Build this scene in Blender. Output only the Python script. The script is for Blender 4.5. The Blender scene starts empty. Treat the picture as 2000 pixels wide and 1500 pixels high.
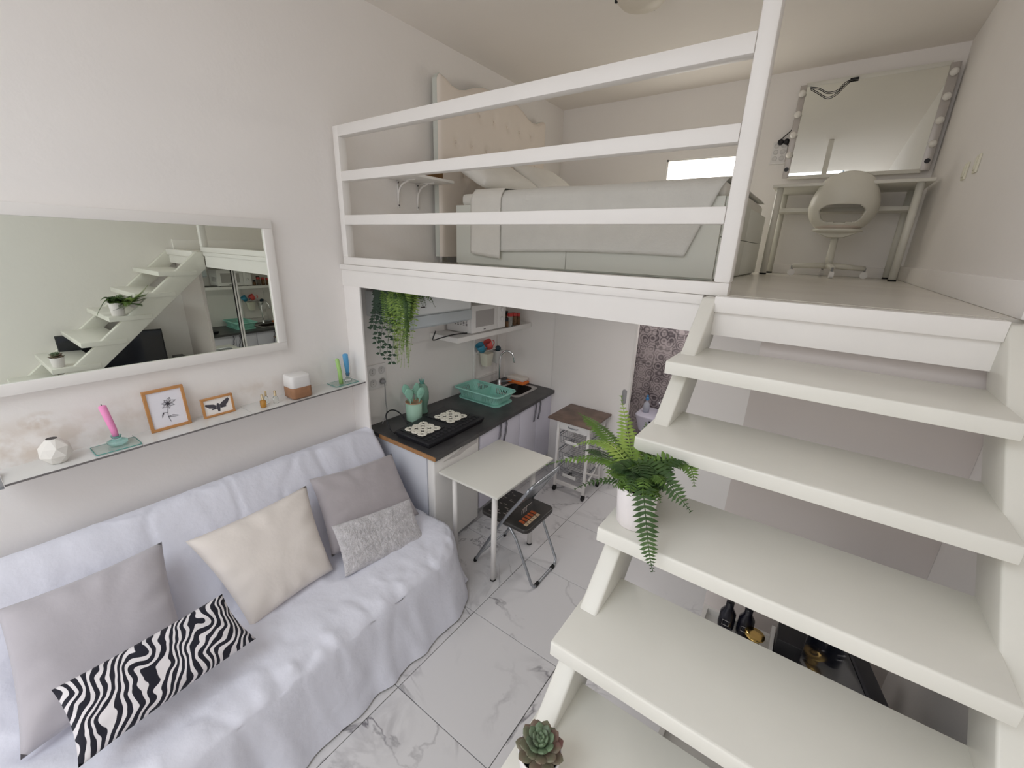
import bpy, bmesh, math, random
from mathutils import Vector, Matrix, noise
S = bpy.context.scene
COL = S.collection
# ---------------------------------------------------------------- camera
F = 822.546                       # focal length in pixels of the 2000 px frame
def _rot(w):
    w = Vector(w); return Matrix.Rotation(w.length, 3, w.normalized())
RC = _rot((0.29325829, 0.6179426, 0.1306092)) @ Matrix(((1, 0, 0), (0, 0, -1), (0, 1, 0)))
CAM = Vector((2.7738, 0.0, 2.3))
cd = bpy.data.cameras.new('camera'); cam = bpy.data.objects.new('camera', cd); COL.objects.link(cam)
cd.sensor_width = 36; cd.lens = F * 36 / 2000; cd.clip_start = 0.02
m4 = Matrix((RC[0], -RC[1], -RC[2])).transposed().to_4x4(); m4.translation = CAM
cam.matrix_world = m4
S.camera = cam
# ---------------------------------------------------------------- light
S.view_settings.view_transform = 'Standard'
S.view_settings.look = 'None'
S.view_settings.gamma = 1
S.view_settings.use_curve_mapping = False
S.view_settings.exposure = -0.64
S.cycles.max_bounces = 14; S.cycles.diffuse_bounces = 10; S.cycles.glossy_bounces = 6; S.cycles.transmission_bounces = 8
wd = bpy.data.worlds.new('sky'); S.world = wd; wd.use_nodes = True
bg = wd.node_tree.nodes['Background']; bg.inputs[0].default_value = (0.75, 0.85, 1.0, 1); bg.inputs[1].default_value = 0.6
def area(name, loc, rot, sx, sy, power, col):
    l = bpy.data.lights.new(name, 'AREA'); l.shape = 'RECTANGLE'; l.size = sx; l.size_y = sy; l.energy = power; l.color = col
    o = bpy.data.objects.new(name, l); COL.objects.link(o); o.location = loc; o.rotation_euler = rot; return o
area('daylight_front_window', (1.63, -5.1, 2.0), (math.radians(90), 0, 0), 3.1, 3.4, 92, (1.0, 0.955, 0.91))
area('added_roof_fill', (1.6, -1.9, 3.93), (0, 0, 0), 2.0, 2.2, 100, (0.90, 0.95, 1.0))  # added overhead fill through an invented roof opening, brightens treads and other tops
# ---------------------------------------------------------------- pixel helpers (photo pixel -> point on a known plane)
def ray(q):
    return RC.transposed() @ Vector(((q[0] - 1000) / F, (q[1] - 750) / F, 1.0))
def onx(q, x): r = ray(q); return CAM + r * ((x - CAM.x) / r.x)
def ony(q, y): r = ray(q); return CAM + r * ((y - CAM.y) / r.y)
def onz(q, z): r = ray(q); return CAM + r * ((z - CAM.z) / r.z)
def onp(q, p, n):
    r = ray(q); n = Vector(n); return CAM + r * (((Vector(p) - CAM).dot(n)) / r.dot(n))
# ---------------------------------------------------------------- materials
MATS = {}
def mat(name, col, rough=0.5, metal=0.0, noise_amt=0.0, nscale=8.0, bump=0.0, bscale=60.0, trans=0.0, emit=None, spec=0.5, col2=None, sheen=0.0, alpha=1.0, ior=1.45, coat=0.0):
    m = bpy.data.materials.new(name); m.use_nodes = True; nt = m.node_tree; b = nt.nodes['Principled BSDF']
    b.inputs['Base Color'].default_value = (*col, 1); b.inputs['Roughness'].default_value = rough; b.inputs['Metallic'].default_value = metal
    b.inputs['Specular IOR Level'].default_value = spec; b.inputs['Transmission Weight'].default_value = trans; b.inputs['IOR'].default_value = ior
    b.inputs['Sheen Weight'].default_value = sheen; b.inputs['Alpha'].default_value = alpha; b.inputs['Coat Weight'].default_value = coat
    if emit: b.inputs['Emission Color'].default_value = (*emit[0], 1); b.inputs['Emission Strength'].default_value = emit[1]
    tc = None
    if noise_amt or bump:
        tc = nt.nodes.new('ShaderNodeNewGeometry')
    if noise_amt:
        n = nt.nodes.new('ShaderNodeTexNoise'); n.inputs['Scale'].default_value = nscale; n.inputs['Detail'].default_value = 5
        nt.links.new(tc.outputs['Position'], n.inputs['Vector'])
        r = nt.nodes.new('ShaderNodeValToRGB'); r.color_ramp.elements[0].position = 0.3; r.color_ramp.elements[1].position = 0.7
        c2 = col2 or tuple(c * (1 - noise_amt) for c in col)
        r.color_ramp.elements[0].color = (*c2, 1); r.color_ramp.elements[1].color = (*col, 1)
        nt.links.new(n.outputs['Fac'], r.inputs[0]); nt.links.new(r.outputs[0], b.inputs['Base Color'])
    if bump:
        n2 = nt.nodes.new('ShaderNodeTexNoise'); n2.inputs['Scale'].default_value = bscale; n2.inputs['Detail'].default_value = 4
        nt.links.new(tc.outputs['Position'], n2.inputs['Vector'])
        bp = nt.nodes.new('ShaderNodeBump'); bp.inputs['Strength'].default_value = bump; bp.inputs['Distance'].default_value = 0.01
        nt.links.new(n2.outputs['Fac'], bp.inputs['Height']); nt.links.new(bp.outputs[0], b.inputs['Normal'])
    MATS[name] = m; return m
def srgb(r, g, b):
    f = lambda c: ((c / 255 + 0.055) / 1.055) ** 2.4 if c > 10 else c / 255 / 12.92
    return (f(r), f(g), f(b))
W_WALL = mat('wall_paint', (0.87, 0.845, 0.825), 0.75, noise_amt=0.03, nscale=1.5, bump=0.12, bscale=25)
W_CEIL = mat('ceiling_paint', (0.84, 0.80, 0.755), 0.85, noise_amt=0.03, nscale=1.2, bump=0.1, bscale=20)
W_PAINT = mat('white_paint', (0.83, 0.81, 0.785), 0.38, noise_amt=0.03, nscale=4, bump=0.05, bscale=12)
W_STAIR = mat('stair_paint', (0.80, 0.79, 0.73), 0.33, noise_amt=0.05, nscale=5, bump=0.10, bscale=9)
W_LAM = mat('white_laminate', (0.82, 0.81, 0.79), 0.35)
W_BED = mat('bed_lacquer', (0.72, 0.74, 0.69), 0.4)
W_PLAST = mat('white_plastic', (0.80, 0.79, 0.78), 0.4)
W_MET = mat('white_metal', (0.80, 0.78, 0.76), 0.35)
CHROME = mat('chrome', (0.75, 0.75, 0.77), 0.15, 1.0)
STEEL = mat('grey_steel', (0.42, 0.44, 0.47), 0.35, 0.9)
BLACK = mat('black_plastic', (0.012, 0.012, 0.015), 0.35)
BLACKM = mat('black_metal', (0.02, 0.02, 0.025), 0.45, noise_amt=0.3, nscale=30)
RUBBER = mat('black_rubber', (0.015, 0.015, 0.015), 0.8)
BRASS = mat('brass', (0.75, 0.52, 0.18), 0.2, 1.0)
MIRROR = mat('mirror_glass', (0.78, 0.82, 0.75), 0.0, 1.0)
MIRROR2 = mat('mirror_glass_clear', (0.84, 0.86, 0.82), 0.0, 1.0)
LAV = mat('lilac_laminate', (0.70, 0.69, 0.79), 0.4)
COUNTER = mat('dark_stone_laminate', (0.045, 0.044, 0.046), 0.4, noise_amt=0.35, nscale=7, col2=(0.078, 0.076, 0.078))
CHIP = mat('worn_wood_edge', srgb(182, 136, 92), 0.6, noise_amt=0.3, nscale=25)
OAK = mat('light_oak', srgb(196, 142, 88), 0.45, noise_amt=0.15, nscale=20)
WALNUT = mat('brown_wood', srgb(132, 110, 98), 0.5, noise_amt=0.45, nscale=9)
DIFFW = mat('diffuser_wood', srgb(168, 124, 92), 0.5, noise_amt=0.2, nscale=30)
TEAL = mat('teal_plastic', srgb(150, 205, 192), 0.4)
MINT = mat('mint_plastic', srgb(168, 206, 186), 0.45)
MINTD = mat('mint_silicone', srgb(150, 200, 180), 0.5)
GLASS_G = mat('green_glass', (0.90, 0.97, 0.94), 0.03, trans=1.0, ior=1.2)
GLASS_T = mat('aqua_glass', (0.55, 0.86, 0.82), 0.05, trans=0.85, ior=1.25)
GLASS_TE = mat('aqua_glass_edge', (0.12, 0.42, 0.38), 0.15, trans=0.2)
GLASS_C = mat('clear_glass', (0.92, 0.95, 0.93), 0.03, trans=0.95, ior=1.3)
GLASS_SH = mat('shelf_glass', (0.76, 0.76, 0.745), 0.12, trans=0.1)
GLASS_E = mat('glass_edge', (0.17, 0.16, 0.16), 0.2)
PINK = mat('pink_wax', srgb(240, 150, 200), 0.5)
GREENW = mat('green_wax', srgb(170, 212, 130), 0.5)
BLUEW = mat('blue_wax', srgb(92, 165, 215), 0.5)
AMBER = mat('amber_perfume', srgb(215, 160, 70), 0.08, trans=0.6)
GOLDCAP = mat('gold_cap', (0.8, 0.68, 0.45), 0.25, 1.0)
CERAM = mat('matte_ceramic', (0.80, 0.78, 0.74), 0.6)
PAPER = mat('print_paper', (0.80, 0.79, 0.85), 0.7)
PAPER2 = mat('print_paper_warm', (0.86, 0.83, 0.80), 0.7)
INK = mat('print_ink', (0.07, 0.065, 0.08), 0.8)
SHEET = mat('white_sheet', (0.755, 0.765, 0.85), 0.9, noise_amt=0.03, nscale=3, bump=0.55, bscale=16, sheen=0.1)
SOFAB = mat('sofa_fabric', (0.5, 0.5, 0.52), 0.9)
C_GREY = mat('grey_velvet', (0.50, 0.475, 0.51), 0.85, noise_amt=0.08, nscale=6, bump=0.2, bscale=25, sheen=0.3)
C_CREAM = mat('cream_cotton', (0.80, 0.745, 0.70), 0.85, noise_amt=0.04, nscale=6, bump=0.2, bscale=20)
C_MAUVE = mat('mauve_velvet', (0.47, 0.435, 0.455), 0.85, noise_amt=0.08, nscale=7, bump=0.2, bscale=25, sheen=0.3)
C_FLUFF = mat('fluffy_pile', (0.72, 0.70, 0.725), 0.95, noise_amt=0.25, nscale=45, bump=1.0, bscale=110, sheen=0.3)
LINEN = mat('bed_linen', (0.80, 0.79, 0.75), 0.9, noise_amt=0.06, nscale=7, bump=0.2, bscale=45)
QUILT = mat('bed_quilt', (0.75, 0.75, 0.72), 0.9, noise_amt=0.05, nscale=9, bump=0.35, bscale=60)
LEATHER = mat('cream_leatherette', (0.82, 0.75, 0.68), 0.5, noise_amt=0.03, nscale=5)
HB_SIDE = mat('headboard_edge', (0.62, 0.65, 0.61), 0.5)
POTW = mat('white_pot', (0.80, 0.76, 0.76), 0.55)
SOIL = mat('dark_soil', (0.012, 0.012, 0.016), 0.9)
FERN = mat('fern_leaf', srgb(108, 138, 62), 0.5, noise_amt=0.45, nscale=14, col2=srgb(66, 94, 42), spec=0.3)
FERND = mat('fern_leaf_dark', srgb(76, 102, 56), 0.5, noise_amt=0.45, nscale=14, col2=srgb(44, 68, 36), spec=0.3)
FERNL = mat('fern_leaf_light', srgb(148, 170, 84), 0.5, noise_amt=0.4, nscale=12, col2=srgb(104, 136, 58), spec=0.3)
IVY = mat('ivy_leaf', srgb(32, 62, 38), 0.4, noise_amt=0.3, nscale=15)
SUCC = mat('succulent_leaf', srgb(112, 138, 104), 0.4, noise_amt=0.9, nscale=22, col2=srgb(92, 100, 84), spec=0.4)
SUCCR = mat('succulent_leaf_red', srgb(104, 118, 92), 0.4, noise_amt=0.9, nscale=18, col2=srgb(128, 92, 88), spec=0.4)
TERRA = mat('terracotta', srgb(190, 130, 100), 0.8)
HOODC = mat('hood_enamel', (0.80, 0.83, 0.84), 0.35)
HOODG = mat('hood_grey', (0.52, 0.57, 0.60), 0.3)
MWDOOR = mat('microwave_door', (0.42, 0.40, 0.39), 0.25)
VENT = mat('vent_dark', (0.10, 0.09, 0.09), 0.7)
CREAMP = mat('cream_plastic', (0.80, 0.77, 0.66), 0.45)
REDLID = mat('red_lid', srgb(190, 60, 55), 0.4)
SPICE = mat('spice_brown', srgb(120, 90, 60), 0.6, noise_amt=0.5, nscale=60)
ORANGE = mat('orange_cloth', srgb(240, 130, 60), 0.7)
CLOTHW = mat('white_cloth', (0.80, 0.74, 0.68), 0.85)
SINKD = mat('sink_bowl', (0.05, 0.042, 0.038), 0.3, 0.5)
BLUEC = mat('blue_cup', srgb(60, 140, 170), 0.35)
REDC = mat('coral_cup', srgb(225, 95, 90), 0.4)
CROCHET = mat('crochet_cotton', (0.85, 0.82, 0.72), 0.9)
PADB = mat('chair_pad_black', (0.022, 0.021, 0.02), 0.3, noise_amt=0.3, nscale=10, col2=(0.05, 0.045, 0.042))
SCREEN = mat('tv_screen', (0.008, 0.009, 0.014), 0.06, spec=0.6)
GREYP = mat('grey_plastic', (0.32, 0.32, 0.33), 0.4)
BULB = mat('frosted_bulb', (0.80, 0.78, 0.74), 0.25)
LIP = mat('cream_plate', (0.72, 0.70, 0.58), 0.45)
PASTB = mat('pastel_blue_card', srgb(150, 185, 225), 0.6)
PASTP = mat('pastel_pink_card', srgb(240, 150, 200), 0.6)
WINDOWLIT = mat('lit_window', (0.95, 0.92, 0.80), 0.4, emit=((1.0, 0.955, 0.88), 7.0))
BEIGE = mat('beige_cushion', (0.62, 0.54, 0.47), 0.85)
BROWN = mat('brown_box', srgb(110, 78, 40), 0.6)
GROUT = mat('grout', (0.30, 0.28, 0.27), 0.9)
DESKC = mat('desk_chair_shell', (0.70, 0.685, 0.61), 0.4)
DESKM = mat('desk_paint', (0.70, 0.69, 0.63), 0.4)
STAIN = mat('peeling_plaster', srgb(200, 170, 135), 0.9, noise_amt=0.2, nscale=20)
LOFTF = mat('loft_laminate', (0.74, 0.71, 0.65), 0.22, noise_amt=0.08, nscale=3)

def marble():
    m = bpy.data.materials.new('marble_tile'); m.use_nodes = True; nt = m.node_tree; N = nt.nodes.new; L = nt.links.new
    b = nt.nodes['Principled BSDF']; b.inputs['Roughness'].default_value = 0.22
    g = N('ShaderNodeNewGeometry'); oi = N('ShaderNodeObjectInfo')
    mu = N('ShaderNodeVectorMath'); mu.operation = 'SCALE'; mu.inputs[0].default_value = (37, 19, 11); L(oi.outputs['Random'], mu.inputs['Scale'])
    ad = N('ShaderNodeVectorMath'); L(g.outputs['Position'], ad.inputs[0]); L(mu.outputs[0], ad.inputs[1])
    def vein(scale, w, off, dist):
        n = N('ShaderNodeTexNoise'); n.inputs['Scale'].default_value = scale; n.inputs['Detail'].default_value = 5; n.inputs['Roughness'].default_value = 0.55; n.inputs['Distortion'].default_value = dist
        o = N('ShaderNodeVectorMath'); L(ad.outputs[0], o.inputs[0]); o.inputs[1].default_value = (off, off * 2, off); L(o.outputs[0], n.inputs['Vector'])
        s = N('ShaderNodeMath'); s.operation = 'SUBTRACT'; s.inputs[1].default_value = 0.5; L(n.outputs['Fac'], s.inputs[0])
        a = N('ShaderNodeMath'); a.operation = 'ABSOLUTE'; L(s.outputs[0], a.inputs[0])
        r = N('ShaderNodeMapRange'); r.inputs['From Min'].default_value = 0; r.inputs['From Max'].default_value = w; r.inputs['To Min'].default_value = 1; r.inputs['To Max'].default_value = 0
        L(a.outputs[0], r.inputs['Value']); return r
    def mask(scale, lo, hi, off):
        n = N('ShaderNodeTexNoise'); n.inputs['Scale'].default_value = scale; n.inputs['Detail'].default_value = 2
        o = N('ShaderNodeVectorMath'); L(ad.outputs[0], o.inputs[0]); o.inputs[1].default_value = (off, 3, off); L(o.outputs[0], n.inputs['Vector'])
        r = N('ShaderNodeMapRange'); r.inputs['From Min'].default_value = lo; r.inputs['From Max'].default_value = hi; L(n.outputs['Fac'], r.inputs['Value']); return r
    def mul(a, b_):
        x = N('ShaderNodeMath'); x.operation = 'MULTIPLY'; L(a.outputs[0], x.inputs[0])
        if isinstance(b_, float): x.inputs[1].default_value = b_
        else: L(b_.outputs[0], x.inputs[1])
        return x
    v1 = mul(mul(vein(1.7, 0.016, 0, 0.6), mask(1.9, 0.46, 0.64, 5)), 0.9)
    v2 = mul(mul(vein(2.6, 0.05, 7, 0.8), mask(2.2, 0.52, 0.72, 9)), 0.5)
    s = N('ShaderNodeMath'); s.use_clamp = True; L(v1.outputs[0], s.inputs[0]); L(v2.outputs[0], s.inputs[1])
    mx = N('ShaderNodeMix'); mx.data_type = 'RGBA'; mx.inputs[6].default_value = (0.70, 0.69, 0.70, 1); mx.inputs[7].default_value = (0.19, 0.18, 0.20, 1)
    L(s.outputs[0], mx.inputs[0]); L(mx.outputs[2], b.inputs['Base Color']); return m
MARBLE = marble()

def zebra():
    m = bpy.data.materials.new('zebra_fabric'); m.use_nodes = True; nt = m.node_tree; N = nt.nodes.new; L = nt.links.new
    b = nt.nodes['Principled BSDF']; b.inputs['Roughness'].default_value = 0.9
    uv = N('ShaderNodeUVMap'); mp = N('ShaderNodeMapping'); mp.inputs['Scale'].default_value = (2.1, 1.0, 1); mp.inputs['Rotation'].default_value = (0, 0, math.radians(-32)); L(uv.outputs[0], mp.inputs[0])
    n = N('ShaderNodeTexNoise'); n.inputs['Scale'].default_value = 1.9; n.inputs['Detail'].default_value = 1.5; L(mp.outputs[0], n.inputs['Vector'])
    sc = N('ShaderNodeVectorMath'); sc.operation = 'SCALE'; sc.inputs['Scale'].default_value = 0.62; L(n.outputs['Color'], sc.inputs[0])
    ad = N('ShaderNodeVectorMath'); L(mp.outputs[0], ad.inputs[0]); L(sc.outputs[0], ad.inputs[1])
    w = N('ShaderNodeTexWave'); w.inputs['Scale'].default_value = 3.0; w.inputs['Distortion'].default_value = 2.2; w.inputs['Detail'].default_value = 1.0; w.inputs['Detail Scale'].default_value = 1.3; L(ad.outputs[0], w.inputs['Vector'])
    r = N('ShaderNodeValToRGB'); r.color_ramp.elements[0].position = 0.56; r.color_ramp.elements[1].position = 0.63
    r.color_ramp.elements[0].color = (0.012, 0.012, 0.022, 1); r.color_ramp.elements[1].color = (0.80, 0.77, 0.79, 1)
    L(w.outputs['Fac'], r.inputs[0]); L(r.outputs[0], b.inputs['Base Color']); return m
ZEBRA = zebra()

def bath_tile():
    m = bpy.data.materials.new('patterned_tile'); m.use_nodes = True; nt = m.node_tree; N = nt.nodes.new; L = nt.links.new
    b = nt.nodes['Principled BSDF']; b.inputs['Roughness'].default_value = 0.35
    g = N('ShaderNodeNewGeometry'); v = N('ShaderNodeTexVoronoi'); v.inputs['Scale'].default_value = 11; v.inputs['Randomness'].default_value = 0.5; L(g.outputs['Position'], v.inputs['Vector'])
    s = N('ShaderNodeMath'); s.operation = 'MULTIPLY'; s.inputs[1].default_value = 30; L(v.outputs['Distance'], s.inputs[0])
    c = N('ShaderNodeMath'); c.operation = 'SINE'; L(s.outputs[0], c.inputs[0])
    n = N('ShaderNodeTexNoise'); n.inputs['Scale'].default_value = 6; L(g.outputs['Position'], n.inputs['Vector'])
    a = N('ShaderNodeMath'); a.operation = 'MULTIPLY_ADD'; a.inputs[1].default_value = 0.17; L(c.outputs[0], a.inputs[0]); L(n.outputs['Fac'], a.inputs[2])
    r = N('ShaderNodeValToRGB'); r.color_ramp.elements[0].position = 0.22; r.color_ramp.elements[1].position = 0.68
    r.color_ramp.elements[0].color = (0.075, 0.062, 0.07, 1); r.color_ramp.elements[1].color = (0.36, 0.32, 0.325, 1)
    L(a.outputs[0], r.inputs[0]); L(r.outputs[0], b.inputs['Base Color']); return m
BTILE = bath_tile()
# ---------------------------------------------------------------- mesh helpers
class MB:
    def __init__(s): s.v = []; s.f = []; s.uv = {}
    def add(s, vs, fs):
        o = len(s.v); s.v += [Vector(a) for a in vs]; s.f += [tuple(o + i for i in f) for f in fs]; return s
    def box(s, a, b, fn=None):
        x0, y0, z0 = a; x1, y1, z1 = b
        vs = [(x0, y0, z0), (x1, y0, z0), (x1, y1, z0), (x0, y1, z0), (x0, y0, z1), (x1, y0, z1), (x1, y1, z1), (x0, y1, z1)]
        if fn: vs = [fn(*q) for q in vs]
        return s.add(vs, [(0, 3, 2, 1), (4, 5, 6, 7), (0, 1, 5, 4), (1, 2, 6, 5), (2, 3, 7, 6), (3, 0, 4, 7)])
    def tube(s, pts, r, n=8, cap=True, closed=False):
        pts = [Vector(p) for p in pts]; k = len(pts); rs = r if isinstance(r, (list, tuple)) else [r] * k
        vs = []; ref = None
        for i, p in enumerate(pts):
            if closed: t = pts[(i + 1) % k] - pts[i - 1]
            else: t = pts[min(i + 1, k - 1)] - pts[max(i - 1, 0)]
            t.normalize()
            if ref is None: ref = Vector((0, 0, 1)) if abs(t.z) < 0.9 else Vector((1, 0, 0))
            a = t.cross(ref)
            if a.length < 1e-5: a = t.orthogonal()
            a.normalize(); b = a.cross(t); ref = b
            for j in range(n):
                th = 2 * math.pi * j / n; vs.append(p + (a * math.cos(th) + b * math.sin(th)) * rs[i])
        fs = []
        for i in range(k if closed else k - 1):
            i2 = (i + 1) % k
            for j in range(n): fs.append((i * n + j, i * n + (j + 1) % n, i2 * n + (j + 1) % n, i2 * n + j))
        if cap and not closed: fs.append(tuple(range(n - 1, -1, -1))); fs.append(tuple((k - 1) * n + j for j in range(n)))
        return s.add(vs, fs)
    def lathe(s, prof, c=(0, 0, 0), n=24, axis=None):
        c = Vector(c); vs = []; k = len(prof)
        M = axis if axis else Matrix.Identity(3)
        for r, z in prof:
            for j in range(n):
                th = 2 * math.pi * j / n; vs.append(c + M @ Vector((r * math.cos(th), r * math.sin(th), z)))
        fs = [(i * n + j, i * n + (j + 1) % n, (i + 1) * n + (j + 1) % n, (i + 1) * n + j) for i in range(k - 1) for j in range(n)]
        if prof[0][0] > 1e-6: fs.append(tuple(range(n - 1, -1, -1)))
        if prof[-1][0] > 1e-6: fs.append(tuple((k - 1) * n + j for j in range(n)))
        return s.add(vs, fs)
    def sphere(s, c, r, n=12):
        r = Vector(r) if not isinstance(r, (int, float)) else Vector((r, r, r)); c = Vector(c); vs = []; m = n // 2
        for i in range(m + 1):
            a = math.pi * i / m
            for j in range(n):
                b = 2 * math.pi * j / n; vs.append((c.x + r.x * math.sin(a) * math.cos(b), c.y + r.y * math.sin(a) * math.sin(b), c.z - r.z * math.cos(a)))
        return s.add(vs, [(i * n + j, i * n + (j + 1) % n, (i + 1) * n + (j + 1) % n, (i + 1) * n + j) for i in range(m) for j in range(n)])
    def grid(s, fn, nu, nv, close_u=False):
        vs = [fn(i / nu, j / nv) for j in range(nv + 1) for i in range(nu + 1)]; w = nu + 1; o = len(s.v)
        fs = [(j * w + i, j * w + i + 1, (j + 1) * w + i + 1, (j + 1) * w + i) for j in range(nv) for i in range(nu)]
        for j in range(nv + 1):
            for i in range(nu + 1): s.uv[o + j * w + i] = (i / nu, j / nv)
        return s.add(vs, fs)
    def prism(s, poly, a, b, fn):
        # poly of 2d points, extruded from a to b, fn(p, t)->3d
        n = len(poly); vs = [fn(p, a) for p in poly] + [fn(p, b) for p in poly]
        fs = [tuple(range(n - 1, -1, -1)), tuple(range(n, 2 * n))] + [(i, (i + 1) % n, n + (i + 1) % n, n + i) for i in range(n)]
        return s.add(vs, fs)
    def build(s, name, material, parent=None, smooth=False, bev=0.0, seg=2, local=False, weld=False, solid=0.0, sub=0):
        me = bpy.data.meshes.new(name); vs = s.v
        if parent is not None and not local:
            root = parent
            while root.parent: root = root.parent
            L = root.location; vs = [v - L for v in vs]
        me.from_pydata([tuple(v) for v in vs], [], s.f)
        if s.uv:
            ul = me.uv_layers.new(name='UVMap')
            for lp in me.loops: ul.data[lp.index].uv = s.uv.get(lp.vertex_index, (0, 0))
        bm = bmesh.new(); bm.from_mesh(me)
        if weld: bmesh.ops.remove_doubles(bm, verts=bm.verts, dist=1e-5)
        bmesh.ops.recalc_face_normals(bm, faces=bm.faces)
        if bev:
            es = [e for e in bm.edges if e.is_manifold and e.calc_face_angle(0) > 0.5]
            bmesh.ops.bevel(bm, geom=es, offset=bev, segments=seg, affect='EDGES', profile=0.5, clamp_overlap=True)
        bm.to_mesh(me); bm.free()
        if smooth or bev:
            for p in me.polygons: p.use_smooth = True
            if bev and not smooth:
                try: me.set_sharp_from_angle(angle=math.radians(40))
                except Exception: pass
        me.materials.append(material)
        o = bpy.data.objects.new(name, me); COL.objects.link(o)
        if solid: md = o.modifiers.new('thick', 'SOLIDIFY'); md.thickness = solid; md.offset = 0
        if sub: md = o.modifiers.new('sub', 'SUBSURF'); md.levels = sub; md.render_levels = sub
        if parent is not None: o.parent = parent
        return o
def tag(o, label, cat, group=None):
    o['label'] = label; o['category'] = cat
    if group: o['group'] = group
    return o
def struct(o, label=None):
    o['kind'] = 'structure'
    if label: o['label'] = label
    return o
def thing(name, label, cat, loc=(0, 0, 0), group=None, rz=0.0):
    o = bpy.data.objects.new(name, None); o.empty_display_size = 0.05; COL.objects.link(o); o.location = loc; o.rotation_euler = (0, 0, rz)
    return tag(o, label, cat, group)
def box(name, a, b, m, parent=None, bev=0.0, fn=None, local=False):
    return MB().box(a, b, fn).build(name, m, parent, bev=bev, local=local)
def copy_part(o, parent, name=None):
    c = o.copy(); COL.objects.link(c); c.parent = parent; return c
def lerp(a, b, t): return a + (b - a) * t
def bez(p, n):
    # quadratic / cubic bezier through control points
    p = [Vector(a) for a in p]; out = []
    for i in range(n + 1):
        t = i / n; q = p[:]
        while len(q) > 1: q = [q[k].lerp(q[k + 1], t) for k in range(len(q) - 1)]
        out.append(q[0])
    return out
def cr(pts, n=6):
    # catmull-rom
    P = [Vector(a) for a in pts]; P = [P[0] * 2 - P[1]] + P + [P[-1] * 2 - P[-2]]; out = []
    for i in range(1, len(P) - 2):
        for k in range(n):
            t = k / n; a, b, c, d = P[i - 1], P[i], P[i + 1], P[i + 2]
            out.append(0.5 * ((2 * b) + (c - a) * t + (2 * a - 5 * b + 4 * c - d) * t * t + (3 * b - a - 3 * c + d) * t ** 3))
    out.append(P[-2]); return out
def nz(x, y, z=0.0, s=1.0): return noise.noise(Vector((x * s, y * s, z * s)))
# ================================================================ SETTING
ZL = 2.154            # loft floor level
YL = 1.781            # front plane of the loft
YK = 3.745            # end wall under the loft
def left_wall_mat():
    m = MATS['wall_paint'].copy(); m.name = 'wall_paint_worn'; nt = m.node_tree; N = nt.nodes.new; L = nt.links.new
    b = nt.nodes['Principled BSDF']; src = b.inputs['Base Color'].links[0].from_socket
    g = N('ShaderNodeNewGeometry')
    def blob(c, r):
        d = N('ShaderNodeVectorMath'); d.operation = 'SUBTRACT'; d.inputs[1].default_value = c; L(g.outputs['Position'], d.inputs[0])
        sc = N('ShaderNodeVectorMath'); sc.operation = 'MULTIPLY'; sc.inputs[1].default_value = (0, 1 / r[0], 1 / r[1]); L(d.outputs[0], sc.inputs[0])
        ln = N('ShaderNodeVectorMath'); ln.operation = 'LENGTH'; L(sc.outputs[0], ln.inputs[0])
        mr = N('ShaderNodeMapRange'); mr.inputs['From Min'].default_value = 0.3; mr.inputs['From Max'].default_value = 1.15; mr.inputs['To Min'].default_value = 1; mr.inputs['To Max'].default_value = 0; L(ln.outputs['Value'], mr.inputs['Value']); return mr
    n = N('ShaderNodeTexNoise'); n.inputs['Scale'].default_value = 14; n.inputs['Detail'].default_value = 6; L(g.outputs['Position'], n.inputs['Vector'])
    prev = None
    for c, r, k in (((0, 0.02, 1.36), (0.5, 0.15), 0.6), ((0, 0.18, 1.47), (0.07, 0.045), 1.2), ((0, 0.55, 1.42), (0.22, 0.10), 0.35), ((0, 1.1, 1.40), (0.2, 0.06), 0.3)):
        bl = blob(c, r); mu = N('ShaderNodeMath'); mu.operation = 'MULTIPLY'; L(bl.outputs[0], mu.inputs[0]); mu.inputs[1].default_value = k
        m2 = N('ShaderNodeMath'); m2.operation = 'MULTIPLY'; L(mu.outputs[0], m2.inputs[0])
        rr = N('ShaderNodeMapRange'); rr.inputs['From Min'].default_value = 0.38; rr.inputs['From Max'].default_value = 0.62; L(n.outputs['Fac'], rr.inputs['Value']); L(rr.outputs[0], m2.inputs[1])
        if prev: ad = N('ShaderNodeMath'); ad.operation = 'MAXIMUM'; L(prev.outputs[0], ad.inputs[0]); L(m2.outputs[0], ad.inputs[1]); prev = ad
        else: prev = m2
    prev.use_clamp = True if hasattr(prev, 'use_clamp') else False
    mx = N('ShaderNodeMix'); mx.data_type = 'RGBA'; L(prev.outputs[0], mx.inputs[0]); L(src, mx.inputs[6]); mx.inputs[7].default_value = (0.60, 0.50, 0.41, 1); mx.clamp_factor = True
    L(mx.outputs[2], b.inputs['Base Color']); return m
WALL_WORN = left_wall_mat()
fl = struct(box('floor', (-0.1, -5.0, -0.12), (3.36, 4.75, -0.014), GROUT))
xl_ = [0.0] + [1.35 + 0.63 * k for k in range(-2, 4)] ; xl_ = sorted([x for x in xl_ if 0 <= x < 3.2]) + [3.26]
yl_ = [1.033 + 0.63 * k for k in range(-9, 6)] + [4.7]
TM = {}
for i in range(len(xl_) - 1):
    for j in range(len(yl_) - 1):
        w = round(xl_[i + 1] - xl_[i] - 0.004, 4); d = round(yl_[j + 1] - yl_[j] - 0.004, 4)
        if w < 0.03 or d < 0.03: continue
        if (w, d) not in TM:
            o = MB().box((0.002, 0.002, -0.013), (0.002 + w, 0.002 + d, 0)).build('tile', MARBLE, fl, local=True, bev=0.0015, seg=1); TM[(w, d)] = o
        else: o = copy_part(TM[(w, d)], fl)
        o.location = (xl_[i], yl_[j], 0)
struct(box('wall_left', (-0.12, -5.0, 0), (0, 4.86, 3.86), WALL_WORN))
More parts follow.
